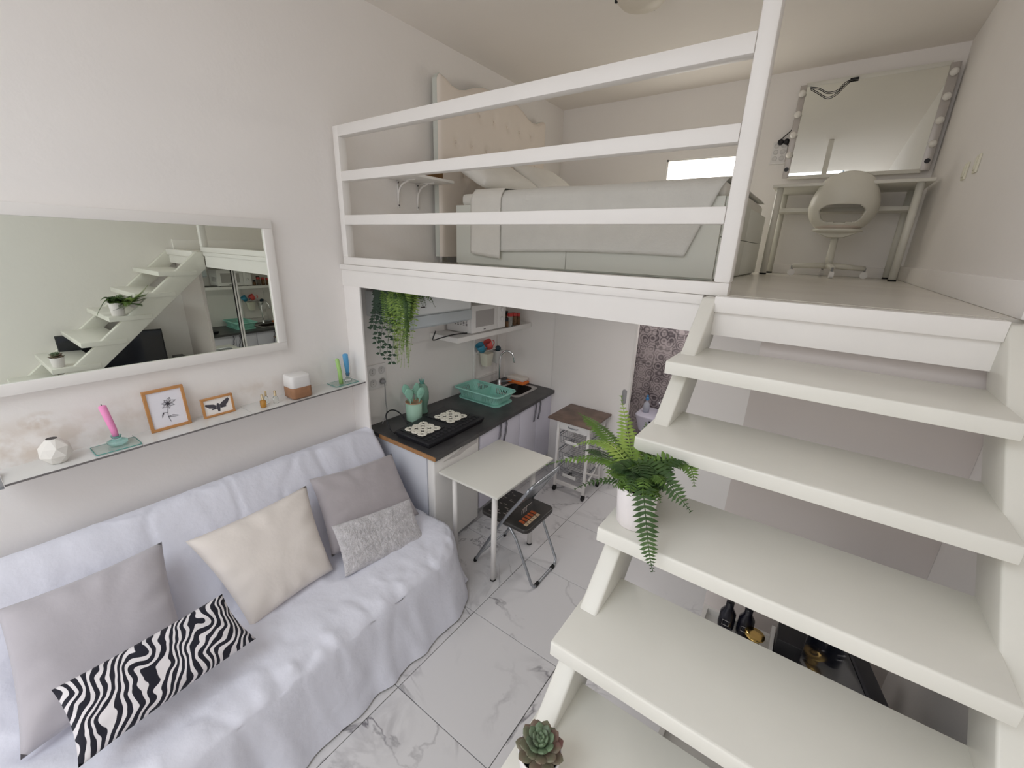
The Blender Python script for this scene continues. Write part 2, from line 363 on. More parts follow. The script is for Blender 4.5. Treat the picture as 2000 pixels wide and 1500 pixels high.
struct(box('wall_right', (3.26, -5.0, 0), (3.38, 4.86, 3.86), W_WALL))
wf = MB(); FY0, FY1 = -5.0, -4.88
for a, b in (((0, FY0, 0), (0.15, FY1, 3.78)), ((3.1, FY0, 0), (3.26, FY1, 3.78)), ((0.15, FY0, 0), (3.1, FY1, 0.3)), ((0.15, FY0, 3.68), (3.1, FY1, 3.78))): wf.box(a, b)
struct(wf.build('wall_front', W_WALL))
wfr = MB()
for a, b in (((0.15, FY0, 0.3), (0.21, FY1, 3.68)), ((3.04, FY0, 0.3), (3.1, FY1, 3.68)), ((0.21, FY0, 0.3), (3.04, FY1, 0.36)), ((0.21, FY0, 3.62), (3.04, FY1, 3.68)), ((1.60, FY0, 0.36), (1.66, FY1, 3.62))): wfr.box(a, b)
struct(wfr.build('window_1', W_PAINT))
ce = MB()      # ceiling with an unseen roof opening added behind the camera for fill light
for a, b in (((-0.12, -5.0, 3.78), (3.38, -3.1, 3.9)), ((-0.12, -0.7, 3.78), (3.38, 4.9, 3.9)), ((-0.12, -3.1, 3.78), (0.5, -0.7, 3.9)), ((2.7, -3.1, 3.78), (3.38, -0.7, 3.9))): ce.box(a, b)
struct(ce.build('ceiling', W_CEIL))
rw = MB()
for a, b in (((0.5, -3.1, 3.78), (0.56, -0.7, 3.92)), ((2.64, -3.1, 3.78), (2.7, -0.7, 3.92)), ((0.56, -3.1, 3.78), (2.64, -3.04, 3.92)), ((0.56, -0.76, 3.78), (2.64, -0.7, 3.92))): rw.box(a, b)
struct(rw.build('added_roof_window', W_PAINT))  # frame around the added roof opening
# upper back wall with a lit interior window
wb = MB(); WX0, WX1, WZ0, WZ1 = 1.235, 2.02, 2.62, 3.185
for a, b in (((0, 4.73, 2.03), (WX0, 4.86, 3.78)), ((WX1, 4.73, 2.03), (3.26, 4.86, 3.78)), ((WX0, 4.73, 2.03), (WX1, 4.86, WZ0)), ((WX0, 4.73, WZ1), (WX1, 4.86, 3.78))): wb.box(a, b)
struct(wb.build('wall_back', W_WALL))
wn = thing('window_2', 'bright lit interior window behind the bed', 'window', (WX0, 4.75, WZ0)); wn['kind'] = 'structure'
box('pane', (WX0 + 0.015, 4.77, WZ0 + 0.015), (WX1 - 0.015, 4.785, WZ1 - 0.015), WINDOWLIT, wn)
fr = MB()
for a, b in (((WX0, 4.735, WZ0), (WX0 + 0.015, 4.80, WZ1)), ((WX1 - 0.015, 4.735, WZ0), (WX1, 4.80, WZ1)), ((WX0, 4.735, WZ1 - 0.015), (WX1, 4.80, WZ1)), ((WX0, 4.735, WZ0), (WX1, 4.80, WZ0 + 0.015))): fr.box(a, b)
fr.build('window_frame', W_PAINT, wn)
# loft slab
ls = MB(); ls.box((0, YL + 0.03, 2.03), (3.26, 4.73, ZL)); ls.box((2.46, 1.735, 2.10), (3.2, YL + 0.03, ZL - 0.001))
struct(ls.build('floor_loft', LOFTF), 'pale glossy laminate floor of the loft')
struct(box('trim_1', (0.0, YL - 0.012, 2.113), (2.405, YL + 0.03, 2.148), W_PAINT, bev=0.003), 'white nosing strip along the loft edge')
struct(box('trim_2', (0.0, YL, 2.003), (2.405, YL + 0.10, 2.113), W_PAINT), 'white beam under the loft edge')
struct(box('trim_3', (2.462, 1.695, 2.098), (3.2, 1.74, ZL + 0.001), W_PAINT, bev=0.003), 'white nosing of the top landing')
struct(box('trim_4', (2.462, 1.715, 2.012), (3.2, 1.76, 2.098), W_PAINT), 'white board under the top landing')
struct(box('baseboard_right', (3.235, YL, ZL), (3.26, 4.73, 2.257), W_WALL, bev=0.004))
struct(box('baseboard_back', (2.3, 4.705, ZL), (3.235, 4.73, 2.235), W_WALL, bev=0.004))
# under the loft
struct(box('wall_pillar', (0, YL + 0.004, 0), (0.184, 1.802, 2.003), W_WALL, bev=0.003), 'white pillar at the left end of the loft')
struct(box('wall_kitchen_end', (0, YK, 0), (0.635, YK + 0.1, 2.03), W_WALL))
struct(box('wall_bath_front', (1.93, YK, 0), (2.66, YK + 0.1, 2.03), W_WALL))
struct(box('wall_bath_left', (0.96, YK + 0.12, 0), (1.03, 4.62, 2.03), W_WALL))
struct(box('wall_bath_right', (2.45, YK + 0.1, 0), (2.55, 4.62, 2.03), W_WALL))
wt = struct(box('wall_bath_back', (0.96, 4.62, 0), (2.55, 4.73, 2.03), GROUT)); 
t0 = None
for i in range(8):
    for j in range(11):
        if t0 is None: t0 = MB().box((0.0015, -0.012, 0.0015), (0.1885, 0, 0.1835)).build('tile', BTILE, wt, local=True); o = t0
        else: o = copy_part(t0, wt)
        o.location = (1.03 + i * 0.19 - (0.0), 4.62, j * 0.185)
        if 1.03 + (i + 1) * 0.19 > 2.56: o.location.x = 2.36
dr = thing('door_1', 'white sliding door with a dark oval handle beside the kitchen end wall', 'door', (1.07, YK, 0)); dr['kind'] = 'structure'
box('door_leaf', (0.645, YK - 0.02, 0.01), (1.478, YK + 0.02, 2.02), W_WALL, dr, bev=0.003)
box('door_edge', (1.478, YK - 0.022, 0.01), (1.498, YK + 0.022, 2.02), W_PAINT, dr)
hp = ony((1219, 775), YK - 0.02)
MB().lathe([(0.0, 0.0), (0.018, 0.002), (0.022, 0.006), (0.0, 0.012)], (0, 0, 0), 16).build('tmp', GREYP)
bpy.data.objects.remove(bpy.data.objects['tmp'])
hm = MB()
hm.grid(lambda u, v: Vector((hp.x + 0.024 * math.cos(2 * math.pi * u) * math.sin(math.pi * v / 2), YK - 0.02 - 0.012 * math.cos(math.pi * v / 2), hp.z + (0.024 * math.sin(2 * math.pi * u) + 0.05 * (1 if math.sin(2 * math.pi * u) > 0 else -1)) * math.sin(math.pi * v / 2))), 24, 5)
hm.build('door_handle', GREYP, dr, smooth=True, weld=True)
# ================================================================ STAIRCASE AND RAILING
st = thing('staircase', 'white painted open wooden staircase climbing to the loft', 'staircase', (2.8, 0.5, 0))
TZ = [1.966, 1.773, 1.577, 1.374, 1.180, 0.986, 0.792, 0.598, 0.404, 0.210]
TY = [1.373, 1.160, 0.943, 0.718, 0.500, 0.284, 0.068, -0.148, -0.364, -0.580]
random.seed(5)
for z, y in zip(TZ, TY):
    t = MB(); nx = 24
    poly = [(y, z - 0.043), (y, z - 0.004), (y + 0.004, z), (y + 0.314, z), (y + 0.314, z - 0.043)]
    t.prism(poly, 2.408, 3.204, lambda p, x: Vector((x, p[0], p[1])))
    t.build('tread', W_STAIR, st, bev=0.003, seg=2)
def strg(x0, x1, name, dep):
    sl = 0.904; b = 1.773 - sl * 1.297
    y_top = (2.146 - b) / sl
    poly = [(-b / sl, 0.001), (y_top, 2.146), (1.779, 2.146), (1.779, sl * 1.779 + b - dep), ((dep - b) / sl, 0.001)]
    return MB().prism(poly, x0, x1, lambda p, x: Vector((x, p[0], p[1]))).build(name, W_STAIR, st, bev=0.006, seg=3)
strg(2.416, 2.466, 'stringer', 0.22); strg(3.2, 3.258, 'stringer', 0.17)
rl = thing('loft_railing', 'white painted railing of horizontal bars along the loft edge', 'railing', (1.25, YL, 2.148))
PB = 0.003
box('base_rail', (0.036, YL, 2.149), (2.486, YL + 0.055, 2.198), W_PAINT, rl, bev=PB)
for a, b in ((2.406, 2.466), (2.672, 2.730), (2.930, 2.992)):
    box('rail', (0.09, YL, a), (2.43, YL + 0.055, b), W_PAINT, rl, bev=PB)
box('post', (0.036, YL, 2.198), (0.09, YL + 0.055, 2.992), W_PAINT, rl, bev=PB)
box('post', (2.43, YL, 2.198), (2.488, YL + 0.06, 3.78), W_PAINT, rl, bev=0.008)

# potted fern on the third tread below the landing
def frond(path, wid, name, m, parent, nleaf=22, droop=0.25, side=None, twist=0.0):
    P = cr(path, 6) if len(path) > 3 else bez(path, 18)
    n = len(P); mb = MB(); mb.tube([P[i] for i in range(0, n, 2)] + [P[-1]], [lerp(0.0022, 0.0008, i / (n // 2 + 1)) for i in range(len(range(0, n, 2)) + 1)], 4)
    for k in range(nleaf):
        t = 0.10 + 0.89 * k / (nleaf - 1); x = t * (n - 1); i = min(int(x), n - 2); p = P[i].lerp(P[i + 1], x - i)
        tan = (P[i + 1] - P[i]).normalized(); up = side if side is not None else Vector((0, 0, 1))
        s = tan.cross(up)
        if s.length < 0.2: s = tan.cross(Vector((0.6, -0.7, 0.3)))
        s.normalize(); nrm = s.cross(tan).normalized()
        prof = (math.sin(math.pi * min(1, (0.12 + t * 0.92))) ** 0.6) if t > 0.35 else lerp(0.7, 1.0, t / 0.35)
        l = wid * max(0.2, prof) * random.uniform(0.9, 1.1); w = min(l * 0.36, 0.012)
        for sg in (-1, 1):
            d = (s * sg + tan * 0.32 - nrm * droop).normalized(); q = tan
            a = p - q * w * 0.25; b = p + d * l * 0.5 + q * w * 0.55 + nrm * 0.002; c = p + d * l; e = p + d * l * 0.5 - q * w * 0.5 + nrm * 0.002; f = p + q * w * 0.25; mid = p + d * l * 0.55 + nrm * l * 0.06
            mb.add([a, e, c, b, f, mid], [(0, 1, 5), (1, 2, 5), (2, 3, 5), (3, 4, 5), (4, 0, 5)])
    return mb.build(name, m, parent)
FC = Vector((2.478, 1.030, 1.5775))
fp = thing('potted_fern', 'green fern in a white round pot standing on a stair tread', 'potted plant', FC)
MB().lathe([(0.0, 0.0), (0.045, 0.0), (0.048, 0.004), (0.057, 0.118), (0.056, 0.121), (0.052, 0.118), (0.049, 0.06), (0.0, 0.055)], FC, 40).build('pot', POTW, fp, smooth=False, bev=0.0)
for p in bpy.data.objects['pot'].data.polygons: p.use_smooth = True
MB().lathe([(0.0, 0.098), (0.03, 0.104), (0.0525, 0.100), (0.052, 0.09), (0.0, 0.09)], FC, 24).build('soil', SOIL, fp)
random.seed(11)
FB = FC + Vector((0.0, 0.0, 0.105)); viewd = (FC - CAM).normalized()
def fpt(q, off): return onp(q, FC + viewd * off, viewd)
# (tip pixel, mid pixel, depth offset mid, tip, half width, material)
FR = [((1213, 772), (1232, 880), .02, .06, .036, FERNL), ((1128, 806), (1190, 855), .03, .08, .034, FERN), ((1120, 872), (1190, 868), .0, .02, .030, FERNL),
      ((1066, 908), (1180, 896), .0, .0, .030, FERN), ((1122, 956), (1185, 936), -.02, -.05, .020, FERND), 
       ((1375, 912), (1320, 895), .0, .02, .030, FERND), ((1318, 868), (1280, 880), .04, .07, .030, FERN),
      ((1262, 825), (1258, 880), .05, .09, .022, FERN),  ((1352, 886), (1300, 900), .03, .05, .026, FERND),
      ((1140, 880), (1185, 890), .05, .10, .028, FERND), ((1232, 938), (1240, 905), -.05, -.09, .026, FERN), ((1250, 955), (1262, 915), -.05, -.08, .028, FERN),
      ((1195, 925), (1215, 912), .0, .0, .028, FERNL), ((1290, 925), (1270, 905), -.02, -.03, .03, FERN),  ((1210, 850), (1225, 890), .04, .09, .03, FERN), ((1222, 960), (1225, 930), -.03, -.05, .02, FERND)]
for tip, mid, om, ot, w, m in FR:
    a = FB + Vector((random.uniform(-.012, .012), random.uniform(-.012, .012), 0)); T = fpt(tip, ot); M = fpt(mid, om); ctrl = M * 2 - (a + T) * 0.5
    L = (T - a).length
    frond([a, ctrl, T], w * 1.22, 'frond', m, fp, nleaf=max(10, int(L / 0.0115)), side=(Vector((0, 0, 1)) if abs((T - a).normalized().z) < 0.75 else -viewd))
for pts, w, m in (([(1244, 908, -.06), (1250, 922, -.11), (1257, 968, -.135), (1263, 1030, -.135), (1268, 1080, -.13), (1275, 1117, -.12)], .036, FERND), ([(1258, 908, -.05), (1290, 926, -.09), (1320, 962, -.10), (1350, 1000, -.10)], .034, FERND),
      ([(1262, 925, .0), (1300, 898, .0), (1335, 900, .0), (1352, 922, -.01), (1356, 950, -.015)], .032, FERN), ([(1262, 920, .02), (1310, 890, .04), (1345, 905, .05), (1372, 912, .05)], .03, FERND), ([(1262, 915, .02), (1295, 880, .05), (1330, 884, .07), (1354, 888, .08)], .03, FERN),
      ([(1225, 925, .0), (1200, 915, .0), (1185, 935, -.02)], .03, FERNL), ([(1238, 915, -.06), (1236, 925, -.11), (1232, 945, -.13), (1228, 968, -.135)], .034, FERN), ([(1255, 925, .02), (1285, 905, .03), (1305, 925, .02), (1312, 960, .02)], .028, FERND)):
    P = [FB] + [fpt((q[0], q[1]), q[2]) for q in pts]
    L = sum((P[i + 1] - P[i]).length for i in range(len(P) - 1))
    frond(P, w, 'frond', m, fp, nleaf=max(12, int(L / 0.0115)), side=-viewd if pts[-1][1] > 930 else Vector((0, -.3, 1)), droop=.15)
for k in range(22):
    a = 2 * math.pi * k / 22 + random.uniform(-.1, .1); r = random.uniform(.06, .10); h = random.uniform(.02, .075); d = Vector((math.cos(a), math.sin(a), 0))
    frond([FB + d * .01, FB + d * r * .45 + Vector((0, 0, h * 1.5)), FB + d * r + Vector((0, 0, h * .55))], .032, 'frond', random.choice((FERND, FERND, FERN)), fp, nleaf=12, droop=.3)
# potted succulent on the fifth tread
SC = Vector((2.484, 0.560, 1.1805))
sp = thing('potted_succulent', 'green and reddish rosette succulent in a white pot on a low stair tread', 'potted plant', SC)
pot = MB().lathe([(0.0, 0.0), (0.036, 0.0), (0.038, 0.003), (0.047, 0.084), (0.046, 0.087), (0.043, 0.084), (0.04, 0.05), (0.0, 0.045)], SC, 32).build('pot', POTW, sp, smooth=True)
MB().lathe([(0.0, 0.075), (0.043, 0.074), (0.043, 0.06), (0.0, 0.06)], SC, 24).build('soil', SOIL, sp)
def sleaf(l, w, th):
    mb = MB()
    def fn(u, v):
        t = v; a = 2 * math.pi * u; wd = w * (math.sin(math.pi * (0.10 + 0.86 * t)) ** 0.75) * (0.55 + 0.6 * t) * (1 if t < 0.999 else 0.25); tk = th * (math.sin(math.pi * (0.08 + 0.9 * t)) ** 0.6)
        return Vector((l * t, wd * math.cos(a), tk * math.sin(a) + 0.22 * l * t * t + (0.12 * wd * wd / max(w, 1e-4) * abs(math.cos(a)))))
    mb.grid(fn, 10, 9); return mb
random.seed(3); lm = {}
ri = 0
for ring, (n, l, ti, r0, zz) in enumerate(((3, .010, 78, .001, .116), (5, .017, 62, .003, .113), (6, .025, 46, .004, .108), (8, .034, 30, .005, .102), (9, .042, 14, .006, .095), (9, .045, -2, .008, .087))):
    for k in range(n):
        a = 2 * math.pi * (k + 0.5 * (ring % 2) + 0.13 * ring) / n + random.uniform(-.08, .08)
        if ring not in lm:
            lm[ring] = sleaf(l, l * 0.34 + 0.002, 0.0035 + l * 0.05).build('leaf', SUCC if ring < 4 else SUCCR, sp, smooth=True, local=True, weld=True); o = lm[ring]
        else: o = copy_part(lm[ring], sp)
        o.location = (r0 * math.cos(a), r0 * math.sin(a), zz); o.rotation_euler = (0, -math.radians(ti + random.uniform(-5, 5)), a)
# ================================================================ LIVING CORNER
# mirror on the left wall
MY0, MY1, MZ0, MZ1 = -0.55, 1.325, 1.617, 2.408
mr = thing('wall_mirror', 'large white framed mirror hung on the left wall above the shelf', 'mirror', (0.01, 0.4, MZ0))
FWd = 0.052
box('mirror_glass', (0.006, MY0 + 0.03, MZ0 + 0.03), (0.018, MY1 - 0.03, MZ1 - 0.03), MIRROR, mr)
for a, b in (((0.001, MY0, MZ0), (0.034, MY1, MZ0 + FWd)), ((0.001, MY0, MZ1 - FWd), (0.034, MY1, MZ1)), ((0.001, MY0, MZ0 + FWd), (0.034, MY0 + FWd, MZ1 - FWd)), ((0.001, MY1 - FWd, MZ0 + FWd), (0.034, MY1, MZ1 - FWd))):
    box('frame_bar', a, b, W_PAINT, mr, bev=0.003)
# glass ledge
def sz(y): return 1.288 + 0.019 * y
SHD = 0.188
gs = thing('glass_shelf', 'long narrow frosted glass shelf under the wall mirror', 'shelf', (0.09, 0.9, 1.29))
for y0, y1 in ((0.02, 0.478), (0.48, 0.998), (1.0, 1.775)):
    def sh(x, y, z): return Vector((x, y, sz(y) + z))
    p = MB().box((0.0, y0, -0.008), (SHD, y1, 0.0), sh).build('glass_panel', GLASS_SH, gs)
    MB().box((SHD, y0, -0.0085), (SHD + 0.0012, y1, 0.0005), sh).build('glass_edge', GLASS_E, p)
bk = MB(); bk.prism([(0.0, -0.05), (0.0, 0.03), (0.03, 0.028), (0.06, 0.012), (0.11, 0.006), (0.14, 0.002), (0.14, -0.012), (0.09, -0.016), (0.04, -0.03)], -0.012, 0.018, lambda p, y: Vector((p[0] + 0.06, y, sz(0) + p[1])))
bk.build('bracket', STEEL, gs, bev=0.002)
def onsh(q, dz=0.0):
    p = onz(q, 1.30); p = onz(q, sz(p.y) + dz); p.z = sz(p.y) + 0.0004; return p
# faceted vase
v0 = onsh((112, 903)); v0.x = 0.095; v0.y = 0.195; v0.z = sz(v0.y) + 0.002
vz = MB(); rings = [(0.030, 0.0, 0), (0.056, 0.038, 0.5), (0.052, 0.078, 0), (0.02, 0.116, 0.5)]; n = 7; vs = []
for r, z, o in rings:
    for k in range(n): a = 2 * math.pi * (k + o) / n; vs.append((v0.x + r * math.cos(a), v0.y + r * math.sin(a), v0.z + z))
fs = [tuple(range(n - 1, -1, -1))]
for i in range(3):
    for k in range(n):
        a, b = i * n + k, i * n + (k + 1) % n; c, d = (i + 1) * n + k, (i + 1) * n + (k + 1) % n
        if rings[i][2] < rings[i + 1][2]: fs += [(a, b, c), (b, d, c)]
        else: fs += [(a, b, d), (a, d, c)]
vz.add(vs, fs)
fv = thing('faceted_vase', 'small white faceted ceramic vase on the left of the shelf', 'vase', v0)
vz.build('vase_body', CERAM, fv)
MB().lathe([(0.0, 0.112), (0.0165, 0.114), (0.0195, 0.1165), (0.0165, 0.1168), (0.015, 0.112)], v0, 12).build('vase_mouth', VENT, fv)
# pink candle on a glass plate
def plate(name, label, yc, xc, ly, lx):
    z = sz(yc) + 0.003
    poly = []
    for cx, cy, a0 in ((lx, ly, 0), (-lx, ly, 90), (-lx, -ly, 180), (lx, -ly, 270)):
        for k in range(4):
            a = math.radians(a0 + 30 * k); poly.append((xc + cx - math.copysign(.008, cx) + .008 * math.cos(a), yc + cy - math.copysign(.008, cy) + .008 * math.sin(a)))
    t_ = thing(name, label, 'glass plate', (xc, yc, z)); MB().prism(poly, z, z + 0.004, lambda p, t: Vector((p[0], p[1], t))).build('glass_sheet', GLASS_G, t_)
    MB().tube([(p[0], p[1], z + 0.002) for p in poly], 0.0021, 6, closed=True).build('glass_rim', GLASS_TE, t_); return t_
plate('glass_plate', 'rectangular greenish glass plate under the pink candle', 0.395, 0.108, 0.085, 0.062)
pc = Vector((0.095, 0.405, sz(0.405) + 0.0085))
th = thing('candle_holder', 'round aqua glass candle holder carrying the pink candle', 'candle holder', pc)
MB().lathe([(0.0, 0.0), (0.030, 0.0), (0.040, 0.009), (0.040, 0.018), (0.026, 0.026), (0.017, 0.032), (0.020, 0.043), (0.022, 0.046), (0.017, 0.046), (0.0135, 0.036), (0.0, 0.030)], pc, 28).build('holder_bowl', GLASS_T, th, smooth=True)
cn = thing('taper_candle', 'pink taper candle standing in the aqua glass holder', 'candle', pc + Vector((0, 0, 0.031)))
ct = pc + Vector((0.004, -0.020, 0.205))
MB().tube([pc + Vector((0, 0, 0.031)), pc + Vector((0.001, -0.003, 0.08)), ct, ct + Vector((0, 0, 0.005))], [0.0115, 0.014, 0.0155, 0.008], 16).build('wax', PINK, cn, smooth=True)
MB().tube([ct + Vector((0, 0, 0.004)), ct + Vector((0.001, -0.002, 0.013))], 0.0012, 6).build('wick', BLACK, cn)
# framed prints leaning on the wall
def picture(name, label, ya, yb, h, x0, fw, kind):
    z0 = sz((ya + yb) / 2) + 0.001; lean = 0.10
    t = thing(name, label, 'picture frame', (x0, (ya + yb) / 2, z0))
    def fn(a, b, c): return Vector((x0 - c * lean + a, b, z0 + c + 0.019 * (b - (ya + yb) / 2) * (1 - 0)))
    for A, B in (((-0.016, ya, 0), (0, yb, fw)), ((-0.016, ya, h - fw), (0, yb, h)), ((-0.016, ya, fw), (0, ya + fw, h - fw)), ((-0.016, yb - fw, fw), (0, yb, h - fw))):
        MB().box(A, B, fn).build('frame_bar', OAK, t, bev=0.001, seg=1)
    MB().box((-0.012, ya + fw * .8, fw * .8), (-0.007, yb - fw * .8, h - fw * .8), fn).build('print', PAPER if kind == 'flower' else PAPER2, t)
    yc = (ya + yb) / 2; w = yb - ya; d = MB()
    def ln(pts, r=0.0011): d.tube([fn(-0.0062, yc + p[0] * w, p[1] * h) for p in pts], [r] * len(pts), 4)
    def leaf(poly): d.prism([Vector(p) for p in poly], -0.0066, -0.0060, lambda p, a: fn(a, yc + p[0] * w, p[1] * h))
    if kind == 'flower':
        ln(cr([(0.02, .16, 0), (-.02, .30, 0), (0.0, .44, 0), (.04, .56, 0)], 4))
        random.seed(2)
        for a in range(7):
            th_ = a * 0.9 + 0.3; L_ = random.uniform(.16, .24)
            tip = (.04 + L_ * math.cos(th_) * .9, .62 + L_ * math.sin(th_) * .6)
            m1 = (.04 + L_ * .55 * math.cos(th_ + .35), .62 + L_ * .42 * math.sin(th_ + .35)); m2 = (.04 + L_ * .55 * math.cos(th_ - .35), .62 + L_ * .42 * math.sin(th_ - .35))
            ln([(.04, .61), m1, tip, m2, (.04, .61)], 0.0009); ln([(.04, .61), tip], 0.0006)
        leaf([(.02, .56), (.07, .58), (.08, .64), (.03, .66), (.0, .62)])
        ln([(-.02, .30), (.10, .32), (.24, .27), (.12, .26), (-.02, .30)], 0.0009); ln([(-.02, .30), (.22, .28)], 0.0006)
        ln([(-.01, .40), (-.12, .42), (-.17, .30), (-.10, .40)], 0.0009); leaf([(-.17, .33), (-.13, .41), (-.10, .40), (-.14, .36)])
    else:
        leaf([(-.04, .52), (-.14, .62), (-.38, .70), (-.40, .62), (-.28, .46), (-.08, .42)]); leaf([(.04, .52), (.12, .64), (.34, .82), (.38, .72), (.30, .52), (.08, .42)])
        leaf([(-.05, .44), (-.24, .42), (-.20, .34), (-.06, .36)]); leaf([(.05, .44), (.26, .50), (.24, .36), (.06, .36)])
        leaf([(-.045, .56), (-.02, .64), (.02, .64), (.045, .56), (.05, .36), (.03, .20), (-.03, .20), (-.05, .36)])
    d.build('drawing', INK, t)
picture('picture_frame', 'larger oak frame with a black drawing of a lily', 0.548, 0.728, 0.222, 0.065, 0.014, 'flower')
picture('picture_frame', 'smaller oak frame with a black drawing of a moth', 0.790, 0.952, 0.112, 0.066, 0.011, 'moth')
# perfume bottles
def bottle(x, y, h, r, label, m):
    c = Vector((x, y, sz(y) + 0.001)); t = thing('perfume_bottle', label, 'perfume bottle', c, 'perfume bottles on the shelf')
    MB().lathe([(0.0, 0.0), (r, 0.0), (r * 1.05, h * .15), (r, h * .5), (r * .4, h * .6), (0, h * .6)], c, 16).build('bottle', m, t, smooth=True)
    MB().lathe([(0.0, h * .6), (r * .5, h * .6), (r * .5, h), (0.0, h)], c, 14).build('cap', GOLDCAP, t)
bottle(0.125, 1.085, 0.080, 0.0165, 'amber perfume bottle with a gold cap, front left of the three', AMBER)
bottle(0.082, 1.125, 0.082, 0.012, 'small clear perfume bottle at the back of the three', GLASS_C)
bottle(0.118, 1.165, 0.082, 0.0145, 'pale perfume bottle with a silver cap, right of the three', GLASS_C)
# diffuser
dc = Vector((0.108, 1.318, sz(1.318) + 0.003))
df = thing('aroma_diffuser', 'white and brown rounded cube diffuser on the shelf', 'diffuser', dc)
def rbox(mb, c, hx, hy, z0, z1, r, taper=1.0):
    for_z = []; vs = []; n = 6
    prof = [(z0, 0.9), (z0 + 0.006, 1.0), (z1 - 0.012, taper), (z1 - 0.004, taper * 0.97), (z1, taper * 0.88)]
    for z, s in prof:
        for cx, cy, a0 in ((1, 1, 0), (-1, 1, 90), (-1, -1, 180), (1, -1, 270)):
            for k in range(n + 1):
                a = math.radians(a0 + 90 * k / n); vs.append(Vector((c.x + s * (cx * (hx - r) + r * math.cos(a)), c.y + s * (cy * (hy - r) + r * math.sin(a)), z)))
    m = 4 * (n + 1); fs = [(i * m + j, i * m + (j + 1) % m, (i + 1) * m + (j + 1) % m, (i + 1) * m + j) for i in range(len(prof) - 1) for j in range(m)]
    fs += [tuple(range(m - 1, -1, -1)), tuple((len(prof) - 1) * m + j for j in range(m))]
    return mb.add(vs, fs)
rbox(MB(), dc, 0.062, 0.068, dc.z, dc.z + 0.078, 0.024).build('base', DIFFW, df, smooth=True)
rbox(MB(), dc, 0.062, 0.068, dc.z + 0.07, dc.z + 0.152, 0.024, 0.97).build('lid', W_PLAST, df, smooth=True)
# green and blue candles at the right end
plate('glass_plate', 'rectangular greenish glass plate under the green and blue candles', 1.655, 0.095, 0.092, 0.06)
g0 = Vector((0.112, 1.628, sz(1.628) + 0.009))
gc = MB().tube([g0, g0 + Vector((0.0, -0.004, 0.09)), g0 + Vector((-0.002, -0.014, 0.18)), g0 + Vector((-0.002, -0.014, 0.187))], [0.0145, 0.014, 0.0135, 0.005], 14).build('taper_candle', GREENW, None, smooth=True); tag(gc, 'green taper candle standing on the glass plate', 'candle')
b0 = Vector((0.085, 1.702, sz(1.702) + 0.009))
bh = thing('candle_holder', 'clear glass candle holder under the blue candle', 'candle holder', b0)
MB().lathe([(0.0, 0.0), (0.024, 0.0), (0.022, 0.010), (0.012, 0.03), (0.016, 0.055), (0.011, 0.055), (0.008, 0.03), (0.0, 0.028)], b0, 20).build('holder_bowl', GLASS_C, bh, smooth=True)
bc = MB().tube([b0 + Vector((0, 0, 0.032)), b0 + Vector((0, -0.002, 0.11)), b0 + Vector((0, -0.006, 0.195)), b0 + Vector((0, -0.006, 0.20))], [0.009, 0.017, 0.019, 0.012], 12).build('taper_candle', BLUEW, None, smooth=True); tag(bc, 'blue candle in the clear glass holder', 'candle')

# sofa bed and the sheet draped over it
SY0, SY1 = -0.55, 1.80
sb = thing('sofa_bed', 'low sofa bed hidden under a white sheet along the left wall', 'sofa', (0.7, 0.6, 0))
MB().box((0.28, SY0 + .03, 0.12), (1.0, SY1 - .04, 0.385)).build('seat', SOFAB, sb, bev=0.03)
MB().prism([(0.10, 0.30), (0.10, 0.86), (0.15, 0.90), (0.19, 0.89), (0.50, 0.42), (0.42, 0.32)], SY0 + .03, SY1 - .06, lambda p, y: Vector((p[0], y, p[1]))).build('backrest', SOFAB, sb, bev=0.02)
for x in (0.35, 1.0):
    for y in (SY0 + 0.15, SY1 - 0.2): MB().lathe([(0, 0.0), (0.025, 0.0), (0.025, 0.125), (0, 0.125)], (x, y, 0), 12).build('leg', BLACK, sb)
prof = cr([(0.055, .30, 0), (0.055, .60, 0), (0.065, .85, 0), (0.10, .925, 0), (0.16, .940, 0), (0.22, .905, 0), (0.33, .755, 0), (0.46, .58, 0), (0.56, .455, 0), (0.64, .425, 0), (0.80, .428, 0), (1.0, .430, 0), (1.12, .425, 0), (1.185, .402, 0), (1.215, .35, 0), (1.245, .22, 0), (1.285, .09, 0), (1.315, .012, 0)], 5)
NP = len(prof) - 1
